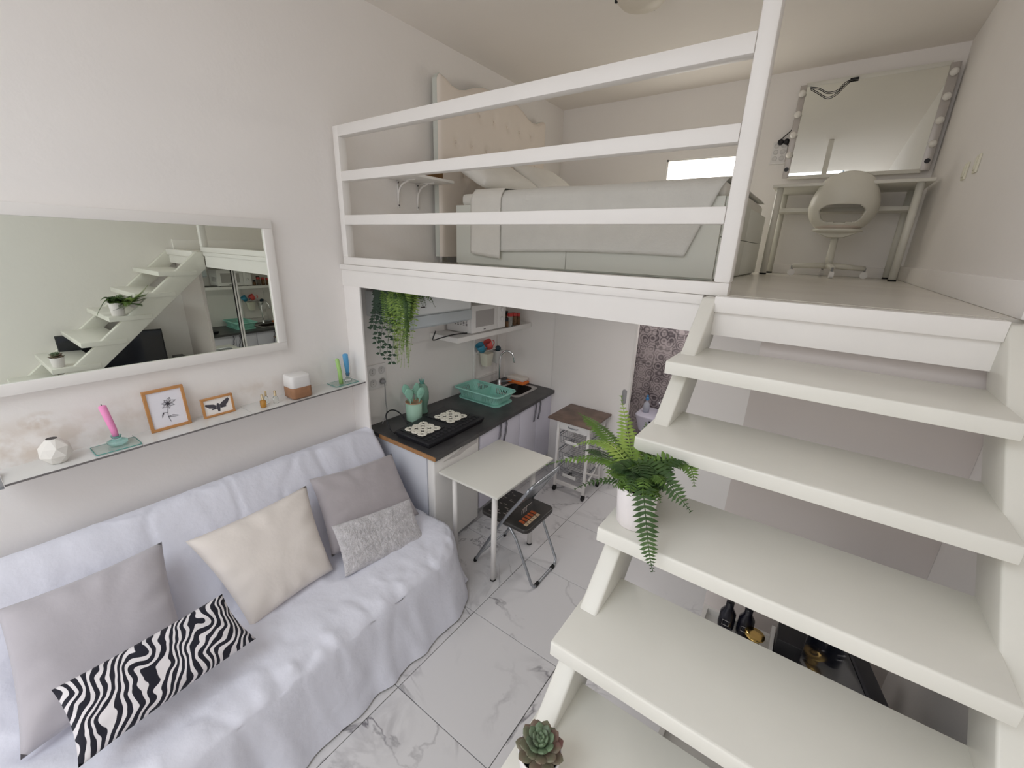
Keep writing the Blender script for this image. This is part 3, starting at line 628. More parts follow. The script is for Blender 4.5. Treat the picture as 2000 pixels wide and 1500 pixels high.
def sheet(u, v):
    x = v * NP; i = min(int(x), NP - 1); p = prof[i].lerp(prof[i + 1], x - i); X, Zz = p.x, p.y
    fall = max(0.0, min(1.0, (0.38 - Zz) / 0.36)) if X > 1.15 else 0.0
    onseat = 1.0 if 0.55 < X < 1.2 and fall == 0 else 0.0
    ub = 0.90
    if u <= ub:
        y = lerp(SY0, SY1, u / ub); d = 0.0
    else:
        y = SY1; d = (u - ub) / (1 - ub)
    # wrinkles
    k = nz(y * 5.0, X * 2.2, 1.3) * 0.010 + nz(y * 13, X * 5, 4.0) * 0.005 - 0.014 * max(0.0, 1 - abs(nz(y * 3.2 + X * 2.0, X * 4 - y, 6.0)) * 9) + 0.008 * max(0.0, 1 - abs(nz(y * 4.0 - X * 3.0, X * 3 + y, 2.0)) * 9)
    fold = (math.sin(y * 26 + 2.5 * nz(y * 3, 0, 9)) * 0.5 + nz(y * 9, 2, 5) * 0.9) * 0.016 * fall
    edge = math.exp(-((X - 1.17) / 0.07) ** 2) * (1 - fall) * (nz(y * 14, X * 6, 7) * 0.016 + nz(y * 30, X * 9, 3) * 0.007)
    if X < 0.56: X += k * 0.6; Zz += k * 0.6
    elif fall == 0: Zz += k * 0.7 + edge + 0.006 * nz(y * 8 + X * 5, X * 14, 2)
    else: X += fold + k * 0.5
    if X > 0.85 and y > 1.45:   # rounded front corner
        r = (y - 1.45) / (SY1 - 1.45); X -= 0.17 * r ** 3 * min(1.0, (X - 0.85) / 0.3)
    if d > 0:
        X2 = X
        zb = lerp(Zz, 0.02 if X > 0.56 else 0.10, d ** 0.9)
        y = SY1 + 0.035 * math.sin(d * 1.5) + 0.012 * math.sin(X * 30) * d
        return Vector((max(0.03, X2), y, zb))
    return Vector((X, y, Zz))
sc_ = MB().grid(sheet, 150, 96).build('sofa_throw', SHEET, None, smooth=True); tag(sc_, 'crumpled white sheet draped over the sofa bed to the floor', 'sofa cover')
# cushions: four corners on planes parallel to the sofa back
NB = Vector((0.79, 0, 0.62)).normalized()
BP = Vector((0.22, 0, 0.905))
def cushion(name, label, qs, off, thick, m, nu=28, nv=28, fluff=0.0, seed=0.0, nrm=None, base=None, zmin=None):
    n = nrm or NB; b = base or BP
    TL, TR, BR, BL = [onp(q, b + n * off, n) for q in qs]
    ctr = (TL + TR + BR + BL) / 4
    def side(sg):
        def fn(u, v):
            p = TL.lerp(TR, u).lerp(BL.lerp(BR, u), v)
            a, c = 2 * u - 1, 2 * v - 1
            pin = 0.055 * ((1 - c * c) * abs(a) ** 3 * (1 if a > 0 else -1)); pin2 = 0.055 * ((1 - a * a) * abs(c) ** 3 * (1 if c > 0 else -1))
            p = p - (TR - TL) * pin * 0.5 - (BL - TL) * pin2 * 0.5
            h = ((1 - a ** 4) * (1 - c ** 4)) ** 0.55
            r = max(abs(a), abs(c)); wr = 0.010 * nz(a * 2.2 + seed, c * 2.2, seed) + 0.012 * r ** 4 * math.sin(13 * math.atan2(c, a) + seed) * (1 - r ** 12)
            f = 0.0
            if fluff: f = fluff * (nz(a * 22, c * 12, seed + sg) + 0.6 * nz(a * 45, c * 26, seed)) * h
            return p + n * (sg * (thick * 0.5 * h) + (wr if sg > 0 else 0) * h ** 0.5 + f * (1 if sg > 0 else 0))
        return fn
    mb = MB(); mb.grid(side(1), nu, nv); mb.grid(side(-1), nu, nv)
    o = mb.build(name, m, None, smooth=True, weld=True); return tag(o, label, 'cushion', None)
cushion('cushion', 'large grey square cushion at the left end of the sofa', [(-8, 1192), (316, 1058), (372, 1275), (40, 1485)], 0.135, 0.15, C_GREY, seed=1)
cushion('cushion', 'large cream cushion leaning in the middle of the sofa', [(362, 1058), (598, 948), (652, 1112), (492, 1228)], 0.14, 0.15, C_CREAM, seed=2)
cushion('cushion', 'mauve grey velvet cushion at the right end of the sofa', [(604, 936), (765, 886), (818, 1004), (648, 1088)], 0.10, 0.13, C_MAUVE, seed=3)
cushion('cushion', 'small fluffy pale grey cushion in front of the mauve one', [(647, 1028), (800, 974), (832, 1056), (674, 1128)], 0.225, 0.09, C_FLUFF, nu=90, nv=56, fluff=0.006, seed=4)
N5 = Vector((0.70, 0, 0.72)).normalized()
cushion('cushion', 'long zebra striped cushion lying at the front left of the sofa', [(100, 1348), (434, 1160), (500, 1247), (153, 1500)], 0.30, 0.10, ZEBRA, nu=40, nv=24, seed=5, nrm=N5)
# ================================================================ KITCHEN
ZC = 0.87
def K(x, y, z): return Vector((x - (x / 0.80) * 0.0655 * (y - 1.86), y, z))     # the run is slightly out of square with the wall
wk = thing('worktop', 'dark grey stone effect worktop with a bare wooden left edge', 'worktop', (0.4, 2.8, ZC - 0.03))
top = MB()
SX0, SX1, SY0_, SY1_ = 0.24, 0.60, 3.28, 3.66
for a, b in (((0.004, 1.866, ZC - 0.032), (SX0, 3.742, ZC)), ((SX1, 1.866, ZC - 0.032), (0.812, 3.742, ZC)), ((SX0, 1.866, ZC - 0.032), (SX1, SY0_, ZC)), ((SX0, SY1_, ZC - 0.032), (SX1, 3.742, ZC))): top.box(a, b, K)
top.build('slab', COUNTER, wk)
MB().box((0.19, 1.858, ZC - 0.032), (0.812, 1.866, ZC - 0.001), K).build('wood_edge', CHIP, wk)
# fridge
fg = thing('fridge', 'small white fridge under the left end of the worktop', 'fridge', (0.45, 2.15, 0))
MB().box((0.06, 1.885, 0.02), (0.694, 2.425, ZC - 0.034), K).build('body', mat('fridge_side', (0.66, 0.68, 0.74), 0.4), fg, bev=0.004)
MB().box((0.70, 1.885, 0.04), (0.772, 2.425, ZC - 0.055), K).build('door', W_LAM, fg, bev=0.012, seg=3)
hd = MB(); hd.prism([(1.98, ZC - 0.10), (2.15, ZC - 0.085), (2.22, ZC - 0.066), (2.40, ZC - 0.062), (2.40, ZC - 0.10), (2.26, ZC - 0.105), (2.17, ZC - 0.12)], 0.7705, 0.775, lambda p, x: K(x, p[0], p[1]))
hd.build('handle', mat('fridge_grip', (0.55, 0.53, 0.53), 0.4), fg)
MB().box((0.72, 1.90, 0.0), (0.75, 2.40, 0.04), K).build('plinth', GREYP, fg)
HANDLE = mat('handle_steel', (0.20, 0.195, 0.22), 0.35, 0.7)
def cabinet(y0, y1, split, label, hy):
    t = thing('base_cabinet', label, 'cabinet', (0.4, (y0 + y1) / 2, 0), 'lilac base cabinets under the worktop')
    MB().box((0.03, y0, 0.10), (0.75, y1, ZC - (0.033 if y0 < 3 else 0.16)), K).build('body', W_LAM, t)
    MB().box((0.05, y0, 0.0), (0.70, y1, 0.10), K).build('plinth', GREYP, t)
    for a, b, h in ((y0, split, split - hy), (split, y1, split + hy)):
        d = MB().box((0.752, a + 0.002, 0.11), (0.77, b - 0.002, ZC - 0.04), K).build('door', LAV, t, bev=0.002)
        pts = [(0.772, h + .012, .815), (0.783, h + .012, .81), (0.785, h + 0.016, .78), (0.785, h + 0.004, .74), (0.785, h + .004, .71), (0.785, h - .012, .675), (0.783, h - .016, .64), (0.772, h - 0.016, .635)]
        MB().tube(cr([K(*p) for p in pts], 4), 0.0075, 8).build('handle', HANDLE, d, smooth=True)
cabinet(2.445, 3.08, 2.77, 'lilac two door base cabinet between the fridge and the sink', 0.045)
cabinet(3.082, 3.738, 3.405, 'lilac two door base cabinet under the sink at the far end', 0.045)
# hob
hb = thing('electric_hob', 'black two plate tabletop hob at the front of the worktop', 'hob', (0.47, 2.25, ZC))
ho = [onz(q, 0.918) for q in ((771, 842), (838, 868), (946, 815), (868, 792))]; hc = sum(ho, Vector()) / 4
a = MB(); lo = [Vector((hc.x + (p.x - hc.x) * 0.93, hc.y + (p.y - hc.y) * 0.96, ZC + 0.002)) for p in ho]
a.add(lo + [Vector((p.x, p.y, 0.905)) for p in ho] + [Vector((p.x, p.y, 0.918)) for p in ho], [(3, 2, 1, 0), (0, 1, 5, 4), (1, 2, 6, 5), (2, 3, 7, 6), (3, 0, 4, 7), (4, 5, 9, 8), (5, 6, 10, 9), (6, 7, 11, 10), (7, 4, 8, 11), (8, 9, 10, 11)])
a.build('body', BLACKM, hb, bev=0.004)
def hq(u, v, z=0.9185): p = ho[0].lerp(ho[3], u).lerp(ho[1].lerp(ho[2], u), v); return Vector((p.x, p.y, z))
for u in (0.25, 0.75):
    o = MB(); o.add([hq(u - .2, .06), hq(u + .2, .06), hq(u + .2, .70), hq(u - .2, .70)] + [hq(u - .2, .06, .923), hq(u + .2, .06, .923), hq(u + .2, .70, .923), hq(u - .2, .70, .923)], [(0, 1, 2, 3), (4, 5, 6, 7), (0, 1, 5, 4), (1, 2, 6, 5), (2, 3, 7, 6), (3, 0, 4, 7)]); o.build('hot_plate', BLACK, hb)
for k in range(14):
    u = 0.06 + 0.88 * k / 13
    for v in (.80, .90):
        p = hq(u, v); o = MB().box((p.x - .013, p.y - .015, .9185), (p.x + .013, p.y + .015, .9215)).build('vent_bar', BLACKM, hb)
for q, lab in (((826, 838), 'white crochet doily on the left hob plate'), ((880, 814), 'white crochet doily on the right hob plate')):
    c = onz(q, 0.925); d = MB()
    for i in range(-1, 2):
        for j in range(-1, 2):
            x, y = c.x + i * .070, c.y + j * .070
            for kk in range(8):
                aa = kk * math.pi / 4; d.sphere((x + .025 * math.cos(aa), y + .025 * math.sin(aa), .929), (.0155, .0155, .006), 8)
            if (i + j) % 2: d.sphere((x, y, .929), (.012, .012, .005), 8)
    tag(d.build('crochet_doily', CROCHET, None, smooth=True), lab, 'doily')
# utensil pot
up_ = Vector((0.175, 2.235, ZC + 0.001))
ut = thing('utensil_holder', 'mint green round utensil holder beside the hob', 'utensil holder', up_)
MB().lathe([(0, 0), (0.063, 0), (0.065, 0.004), (0.069, 0.165), (0.065, 0.165), (0.061, 0.01), (0, 0.01)], up_, 32).build('cup', MINT, ut, smooth=True)
MB().lathe([(0.0695, 0.158), (0.0705, 0.161), (0.0695, 0.166), (0.065, 0.166), (0.065, 0.160)], up_, 32).build('rim', mat('rim_tan', srgb(190, 150, 120), 0.6), ut, smooth=True)
random.seed(4)
for k, (dx, dy, h, kind, lab) in enumerate(((.02, -.035, .27, 'spat', 'mint spatula leaning left in the holder'), (.0, -.01, .27, 'fork', 'mint pasta fork in the middle of the holder'), (.028, .015, .25, 'ladle', 'mint slotted ladle at the front of the holder'), (-.02, .03, .26, 'spoon', 'mint spoon at the back of the holder'), (-.02, -.02, .28, 'spat', 'mint turner at the back left of the holder'))):
    b = up_ + Vector((dx * .6, dy * .6, 0.012)); tp = up_ + Vector((dx * 1.6, dy * 1.9, h * .78)); dv = (tp - b).normalized(); e = tp + dv * 0.085
    t = thing('cooking_utensil', lab, 'utensil', b, 'utensils in the mint holder')
    MB().tube([b, b.lerp(tp, .75)], .006, 8).build('handle', OAK, t); hh = MB(); hh.tube([b.lerp(tp, .74), tp], .0055, 8)
    sx = Vector((0.35, .93, 0)); nn = dv.cross(sx).normalized()
    if kind == 'fork':
        hh.sphere(tp + dv * .03, (.018, .026, .03), 10)
        for s_ in (-1, 0, 1): hh.tube([tp + dv * .04 + sx * s_ * .018, tp + dv * .075 + sx * s_ * .022 + Vector((.02, 0, 0))], .0045, 6)
    else:
        w = {'spat': .036, 'ladle': .037, 'spoon': .030}[kind]
        hh.grid(lambda u, v: tp + dv * (.10 * v) + sx * (w * math.cos(2 * math.pi * u) * math.sin(math.pi * (.06 + .9 * v)) ** .6) + nn * (.008 * math.sin(2 * math.pi * u)), 12, 8)
        if kind == 'ladle':
            for s_ in (-1, 0, 1): hh.tube([tp + dv * .03 + sx * s_ * .012 + Vector((.009, 0, 0)), tp + dv * .07 + sx * s_ * .012 + Vector((.009, 0, 0))], .002, 4)
    hh.build('head', MINTD, t, smooth=True)
# green glass pineapple shaped bottle
gb = Vector((0.105, 2.395, ZC + 0.001)); gv = thing('glass_vase', 'tall green glass vase with a leafy top behind the utensils', 'vase', gb)
MB().lathe([(0, 0), (.046, 0), (.050, .01), (.040, .035), (.042, .06), (.058, .13), (.058, .19), (.046, .24), (.028, .262), (.024, .27), (.018, .27), (.02, .26), (.04, .235), (.05, .18), (.048, .12), (.03, .05), (0, .04)], gb, 28).build('vase_body', mat('vase_glass', (0.45, 0.72, 0.60), 0.12, trans=0.55), gv, smooth=True)
lf = MB()
for k in range(8):
    a_ = k * math.pi / 4; o_ = .02 if k % 2 else .032; c = gb + Vector((0, 0, .265)); d = Vector((math.cos(a_), math.sin(a_), 0)); s_ = Vector((-d.y, d.x, 0))
    lf.add([c + s_ * .008 + d * .012, c - s_ * .008 + d * .012, c + d * (o_ + .002) + Vector((0, 0, .055 - .3 * (o_ - .02))), c + d * .006 + Vector((0, 0, .02))], [(0, 1, 2), (1, 3, 2), (3, 0, 2)])
lf.build('leaf_collar', mat('vase_teal', (0.25, 0.62, 0.56), 0.2, trans=0.3), gv)
# dish rack
dk = thing('dish_rack', 'teal plastic dish drainer with slots beside the sink', 'dish rack', (0.3, 3.03, ZC))
DX0, DX1, DY0, DY1 = 0.03, 0.575, 2.87, 3.185; rz0, rz1 = ZC + 0.016, ZC + 0.105
def rr(x0, x1, y0, y1, r=.05, n=5):
    out = []
    for cx, cy, a0 in ((x1 - r, y1 - r, 0), (x0 + r, y1 - r, 90), (x0 + r, y0 + r, 180), (x1 - r, y0 + r, 270)):
        for k in range(n + 1): aa = math.radians(a0 + 90 * k / n); out.append((cx + r * math.cos(aa), cy + r * math.sin(aa)))
    return out
lo_ = rr(DX0 + .045, DX1 - .045, DY0 + .04, DY1 - .04); hi_ = rr(DX0 + .012, DX1 - .012, DY0 + .012, DY1 - .012); rim_ = rr(DX0, DX1, DY0, DY1); n = len(lo_)
MB().tube([(p[0], p[1], rz1) for p in rim_], .009, 8, closed=True).build('rim', TEAL, dk, smooth=True)
w_ = MB(); fs = []; vs = [(p[0], p[1], rz0) for p in lo_] + [(p[0], p[1], rz1) for p in hi_]
w_.add(vs, [tuple(range(n))]);
w_.build('base', TEAL, dk)
bars = MB(); per = []
def along(poly, s):
    k = s * n; i = int(k) % n; f = k - int(k); a, b = poly[i], poly[(i + 1) % n]; return Vector((lerp(a[0], b[0], f), lerp(a[1], b[1], f)))
def resample(poly, m):
    d = [0]
    for i in range(len(poly)): a, b = poly[i], poly[(i + 1) % len(poly)]; d.append(d[-1] + math.dist(a, b))
    out = []
    for k in range(m):
        t = d[-1] * k / m; i = max(j for j in range(len(d) - 1) if d[j] <= t); f = (t - d[i]) / (d[i + 1] - d[i]); a, b = poly[i], poly[(i + 1) % len(poly)]; out.append((lerp(a[0], b[0], f), lerp(a[1], b[1], f)))
    return out
L_, H_ = resample(lo_, 72), resample(hi_, 72)
for k in range(72):
    solid = k % 12 in (0, 1, 2, 3, 4)
    p0, p1, q0, q1 = L_[k], L_[(k + 1) % 72], H_[k], H_[(k + 1) % 72]
    if solid: bars.add([(p0[0], p0[1], rz0), (p1[0], p1[1], rz0), (q1[0], q1[1], rz1), (q0[0], q0[1], rz1)], [(0, 1, 2, 3)])
    else:
        P0 = Vector((p0[0], p0[1], rz0)); P1 = Vector((p1[0], p1[1], rz0)); Q0 = Vector((q0[0], q0[1], rz1)); Q1 = Vector((q1[0], q1[1], rz1))
        bars.add([P0, P0.lerp(P1, .5), Q0.lerp(Q1, .5), Q0], [(0, 1, 2, 3)])
        for t0_, t1_ in ((0, .22), (.78, 1)): bars.add([P0.lerp(Q0, t0_), P1.lerp(Q1, t0_), P1.lerp(Q1, t1_), P0.lerp(Q0, t1_)], [(0, 1, 2, 3)])
bars.build('basket_wall', TEAL, dk, solid=0.003)
box('divider', (0.27, DY0 + .03, rz0), (0.275, DY1 - .03, rz1 - .01), TEAL, dk)
MB().prism(rr(DX0 + .03, DX1 - .02, DY0 + .02, DY1 - .02), ZC + .001, ZC + .012, lambda p, z: Vector((p[0], p[1], z))).build('drip_tray', TEAL, dk)
# sink and tap
sk = thing('sink', 'small steel sink with a dark bowl at the far end of the worktop', 'sink', (0.4, 3.47, ZC))
rm = MB(); o_ = rr(SX0 - .03, SX1 + .01, SY0_ - .03, SY1_ + .02, .06); i_ = rr(SX0 + .015, SX1 - .03, SY0_ + .01, SY1_ - .02, .09); m_ = len(o_)
rm.add([K(p[0], p[1], ZC + .003) for p in o_] + [K(p[0], p[1], ZC + .003) for p in i_] + [K(p[0], p[1], ZC - .0) for p in o_], [(k, (k + 1) % m_, m_ + (k + 1) % m_, m_ + k) for k in range(m_)] + [(k, 2 * m_ + k, 2 * m_ + (k + 1) % m_, (k + 1) % m_) for k in range(m_)])
rm.build('rim', mat('sink_steel', (0.55, 0.53, 0.52), 0.35, 0.7), sk)
bo = MB(); b2 = rr(SX0 + .03, SX1 - .045, SY0_ + .03, SY1_ - .04, .09)
bo.add([K(p[0], p[1], ZC + .002) for p in i_] + [K(p[0], p[1], ZC - .15) for p in b2], [(k, (k + 1) % m_, m_ + (k + 1) % m_, m_ + k) for k in range(m_)] + [tuple(range(m_, 2 * m_))])
bo.build('bowl', SINKD, sk)
tb = Vector((0.150, 3.455, ZC)); tp_ = thing('kitchen_tap', 'chrome gooseneck kitchen tap behind the sink', 'tap', tb)
MB().lathe([(0, 0), (.026, 0), (.026, .012), (.02, .02), (.02, .06), (.014, .07), (0, .07)], tb, 20).build('base', CHROME, tp_, smooth=True)
MB().tube(cr([tb + Vector((0, 0, .06)), tb + Vector((0, 0, .22)), tb + Vector((.005, .01, .33)), tb + Vector((.05, .03, .385)), tb + Vector((.10, .05, .38)), tb + Vector((.135, .065, .33)), tb + Vector((.14, .07, .27))], 6), .0105, 12).build('spout', CHROME, tp_, smooth=True)
MB().tube([tb + Vector((.015, .02, .045)), tb + Vector((.06, .06, .05)), tb + Vector((.10, .09, .06))], [.011, .009, .008], 8).build('lever', STEEL, tp_, smooth=True)
cl = thing('cleaning_cloths', 'folded white and orange cloths behind the sink', 'cloth', (0.25, 3.67, ZC))
MB().box((.13, 3.60, ZC + .004), (.36, 3.73, ZC + .035)).build('orange_cloth', ORANGE, cl, bev=.012)
MB().box((.13, 3.615, ZC + .035), (.35, 3.735, ZC + .075)).build('white_cloth', CLOTHW, cl, bev=.014)
# hanging rack on the wall
hr = thing('wall_rack', 'white metal hanging rack with pots above the sink', 'rack', (0.02, 3.4, 0.94))
for y in (3.205, 3.60): box('upright', (0.002, y - .014, ZC + .03), (0.02, y + .014, 1.50), W_MET, hr, bev=.002)
for z in (0.955, 1.235, 1.44): box('crossbar', (0.004, 3.22, z), (0.016, 3.586, z + .022), W_MET, hr, bev=.002)
MB().box((.018, 3.235, 1.262), (.075, 3.575, 1.268)).build('ledge', W_MET, hr)
def hpot(y, m, lab, s=1.0):
    c = Vector((0.075, y, 1.105)); t = thing('hanging_pot', lab, 'pot', c, 'pots on the wall rack')
    vs = []; fs = []
    for z, w in ((0, .040), (.135, .055), (.14, .058), (.14, .050), (.02, .038)):
        for dx, dy in ((-1, -1), (1, -1), (1, 1), (-1, 1)): vs.append(c + Vector((dx * w * .9, dy * w, z)))
    for i in range(4): fs += [(i * 4 + k, i * 4 + (k + 1) % 4, (i + 1) * 4 + (k + 1) % 4, (i + 1) * 4 + k) for k in range(4)]
    fs += [(3, 2, 1, 0), (16, 17, 18, 19)]; MB().add(vs, fs).build('pot_body', m, t, bev=.006)
    MB().tube([c + Vector((-.045, 0, .135)), c + Vector((-.058, 0, .150)), c + Vector((-.066, 0, .14))], .004, 6).build('hook', STEEL, t)
hpot(3.325, CREAMP, 'cream square hanging pot, left one on the wall rack'); hpot(3.505, W_PLAST, 'white square hanging pot with a scrub brush, right one on the wall rack')
bs = thing('scrub_brush', 'dark blue scrub brush in the right hanging pot', 'brush', (0.08, 3.505, 1.22)); MB().sphere((.08, 3.51, 1.26), (.03, .036, .032), 14).build('brush_head', mat('navy', (0.02, 0.05, 0.07), .5), bs, smooth=True); MB().tube([(.07, 3.50, 1.15), (.08, 3.508, 1.24)], .006, 8).build('handle', GREYP, bs)
for y, z, m, lab in ((3.262, 1.295, BLUEC, 'blue cup hanging on the wall rack'), (3.385, 1.31, REDC, 'coral cup hanging on the wall rack')):
    t = thing('hanging_cup', lab, 'cup', (.07, y, z), 'cups on the wall rack'); A = Matrix.Rotation(math.radians(35), 3, 'X')
    MB().lathe([(0, 0), (.036, 0), (.045, .085), (.041, .085), (.033, .006), (0, .006)], (.07, y, z - .02), 20, A).build('cup_body', m, t, smooth=True)
    MB().tube([Vector((.07, y, z)) + Vector((.02 * 0, .045 + .024 * math.sin(k * math.pi / 6), .02 + .028 * math.cos(k * math.pi / 6))) for k in range(7)], .005, 6).build('cup_handle', m, t)
# microwave shelf
MSZ = 1.545
ms = thing('wall_shelf', 'thick white wall shelf carrying the microwave', 'shelf', (0.17, 3.18, MSZ - .045))
box('board', (0.002, 2.60, MSZ - .045), (0.345, 3.735, MSZ), W_LAM, ms, bev=.002)
mw = thing('microwave', 'white microwave oven on the wall shelf', 'microwave', (0.19, 3.05, MSZ))
MX, MYa, MYb, MZb = 0.335, 2.79, 3.285, MSZ + 0.258
for x in (.06, .28):
    for y in (MYa + .05, MYb - .05): MB().lathe([(0, 0), (.012, 0), (.012, .009), (0, .009)], (x, y, MSZ + .0005), 10).build('foot', BLACK, mw)
box('case', (.03, MYa, MSZ + .009), (MX - .018, MYb, MZb), W_PLAST, mw, bev=.006)
dd = box('door', (MX - .018, MYa, MSZ + .012), (MX, MYb - .125, MZb - .002), W_PLAST, mw, bev=.004)
box('window', (MX, MYa + .055, MSZ + .06), (MX + .002, MYb - .18, MZb - .05), MWDOOR, dd)
box('logo', (MX, 2.955, MSZ + .03), (MX + .001, 2.985, MSZ + .037), VENT, dd)
cpn = box('control_panel', (MX - .018, MYb - .122, MSZ + .012), (MX, MYb, MZb - .002), W_PLAST, mw, bev=.004)
for z in (MSZ + .10, MSZ + .19): MB().lathe([(0, 0), (.022, 0), (.019, .016), (0, .016)], (MX, MYb - .06, z), 18, Matrix.Rotation(math.pi / 2, 3, 'Y')).build('knob', W_PLAST, cpn, smooth=True)
for i in range(5):
    for j in range(6): MB().box((.13 + i * .033, MYa - .0012, MSZ + .075 + j * .013), (.15 + i * .033, MYa + .001, MSZ + .081 + j * .013)).build('vent_slot', VENT, mw)
for k, (y, x, h, r, m, lid, lab) in enumerate(((3.33, .315, .062, .022, SPICE, BLACK, 'small spice jar with a black lid beside the microwave'), (3.40, .305, .10, .030, GLASS_C, REDLID, 'first tall spice jar with a red lid on the wall shelf'), (3.475, .30, .095, .028, SPICE, REDLID, 'second tall spice jar with a red lid on the wall shelf'), (3.55, .295, .085, .026, SPICE, REDLID, 'last spice jar with a red lid at the shelf end'), (3.43, .225, .11, .028, SPICE, BLACK, 'tall dark spice jar behind the red lidded jars'))):
    c = Vector((x, y, MSZ + .001)); t = thing('spice_jar', lab, 'jar', c, 'spice jars on the wall shelf')
    MB().lathe([(0, 0), (r, 0), (r, h * .9), (r * .8, h), (0, h)], c, 18).build('jar_body', m, t, smooth=True); MB().lathe([(0, h), (r * .95, h), (r * .95, h + .03), (0, h + .03)], c, 18).build('lid', lid, t)
MB().tube(cr([(.43, 2.26, 1.665), (.36, 2.30, 1.60), (.30, 2.36, 1.56), (.25, 2.50, 1.552), (.24, 2.66, 1.555), (.28, 2.79, 1.556)], 5), .005, 8).build('hood_cord', BLACK)
tag(bpy.data.objects['hood_cord'], 'black power cord running from the hood to the microwave', 'cord')
# hood
hx = 0.485; hd_ = thing('range_hood', 'pale enamel range hood mounted above the hob', 'range hood', (0.25, 2.28, 1.70))
MB().prism([(0.002, 1.765), (0.44, 1.765), (hx - .005, 1.815), (hx, 1.955), (0.002, 1.955)], 1.955, 2.615, lambda p, y: Vector((p[0], y, p[1]))).build('hood_body', HOODC, hd_, bev=.008)
vs_ = MB().prism([(0.20, 1.743), (0.44, 1.707), (0.492, 1.73), (0.492, 1.81), (0.46, 1.763), (0.20, 1.763)], 1.958, 2.612, lambda p, y: Vector((p[0], y, p[1]))).build('visor', HOODG, hd_, bev=.006)
box('logo', (hx - .001, 2.07, 1.865), (hx + .002, 2.11, 1.873), VENT, hd_)
for k in range(4): box('switch', (hx - .001, 2.43 + k * .04, 1.92), (hx + .003, 2.455 + k * .04, 1.929), GREYP, hd_)
# trailing plants on the hood
pp = Vector((0.31, 2.04, 1.956)); tpn = thing('trailing_plant', 'lush green trailing fern hanging over the range hood', 'hanging plant', pp)
MB().lathe([(0, 0), (.035, 0), (.045, .05), (.042, .05), (.035, .01), (0, .01)], pp, 20).build('pot', TERRA, tpn, smooth=True)
random.seed(21)
for k in range(64):
    t = k / 63; qx = random.uniform(748, 800); qy = random.choice((630, 650, 670, 690, 705, 712)) + random.uniform(-12, 8)
    if qx > 790 and qy > 660: qx -= 12
    if qy > 685: qx = random.uniform(772, 798)
    xo = lerp(.17, .48, (qx - 728) / 72) + random.uniform(-.03, .03); tip = onx((qx, qy), xo); qm = qx + random.uniform(-8, 16); mid = onx((qm, 590 + random.uniform(-8, 14)), lerp(.17, .48, (qm - 728) / 72)); mid.y = max(mid.y, 1.86); tip.y = max(tip.y, 1.86)
    a = pp + Vector((random.uniform(-.03, .03), random.uniform(-.03, .03), .045)); mid.z = max(mid.z, 1.82); mid.z = min(mid.z, 1.975)
    frond([a, Vector((lerp(a.x, mid.x, .7), lerp(a.y, mid.y, .7), 1.992)), mid, tip], .040, 'frond', (FERNL if qy > 690 else random.choice((FERN, FERN, FERND, FERNL))), tpn, nleaf=26, side=Vector((.75, -.65, .1)) + Vector((random.uniform(-.4, .4), random.uniform(-.4, .4), 0)), droop=.25)
for k in range(12):
    qx = random.uniform(800, 852); qy = random.uniform(585, 612); tip = onx((qx, qy), .53); a = pp + Vector((.02, random.uniform(0, .05), .045)); m = Vector((.48, lerp(a.y, tip.y, .7), 1.975))
    frond([a, Vector((.40, lerp(a.y, tip.y, .4), 2.0)), m, tip], .03, 'frond', random.choice((FERND, FERN)), tpn, nleaf=18, side=Vector((1, 0, .2)))
for k in range(18):
    qx = random.uniform(772, 802); qy = random.uniform(625, 712) if qx < 795 else random.uniform(620, 660); xo = random.uniform(.50, .53); tip = onx((qx, qy), xo); tip.y = max(tip.y, 1.90); mid = Vector((.505, max(tip.y + random.uniform(-.03, .05), 1.93), 1.93))
    frond([pp + Vector((.02, 0, .045)), Vector((.44, lerp(pp.y, mid.y, .7), 1.99)), mid, tip], .04, 'frond', (FERNL if qy > 690 else random.choice((FERN, FERND))), tpn, nleaf=28, side=Vector((.75, -.65, .1)) + Vector((random.uniform(-.4, .4), random.uniform(-.4, .4), 0)), droop=.25)
iv = thing('trailing_ivy', 'dark leaved trailing ivy hanging beside the fern', 'hanging plant', Vector((0.20, 1.99, 1.956)))
MB().lathe([(0, 0), (.025, 0), (.03, .035), (.027, .035), (.02, .01), (0, .01)], (0.20, 1.99, 1.956), 16).build('pot', TERRA, iv, smooth=True)
for qx, qy in ((728, 640), (735, 668), (742, 690), (765, 707), (732, 610), (755, 700)):
    xo = lerp(.16, .36, (qx - 726) / 40); tip = onx((qx, qy), xo); mid = onx((qx + 8, 594), xo); mid.y = max(mid.y, 1.855); tip.y = max(tip.y, 1.85); P = cr([(0.20, 1.99, 1.985), (lerp(.2, mid.x, .6), 1.94, 1.99), mid, tip], 8); st_ = MB().tube(P[::2] + [P[-1]], .0015, 4)
    for i in range(7, len(P), 1):
        for sg in (-1, 1):
            d = (Vector((.65, .75, 0)) * sg + Vector((0, 0, random.uniform(-.7, 0)))).normalized(); p = P[i]; s_ = Vector((0, 0, 1)).cross(d).cross(d).normalized() * -1; l = random.uniform(.030, .042); w = l * .34; q = p + d * l * .4
            st_.add([p, q + s_ * w, p + d * l, q - s_ * w], [(0, 1, 2, 3)])
    st_.build('vine', IVY, iv)
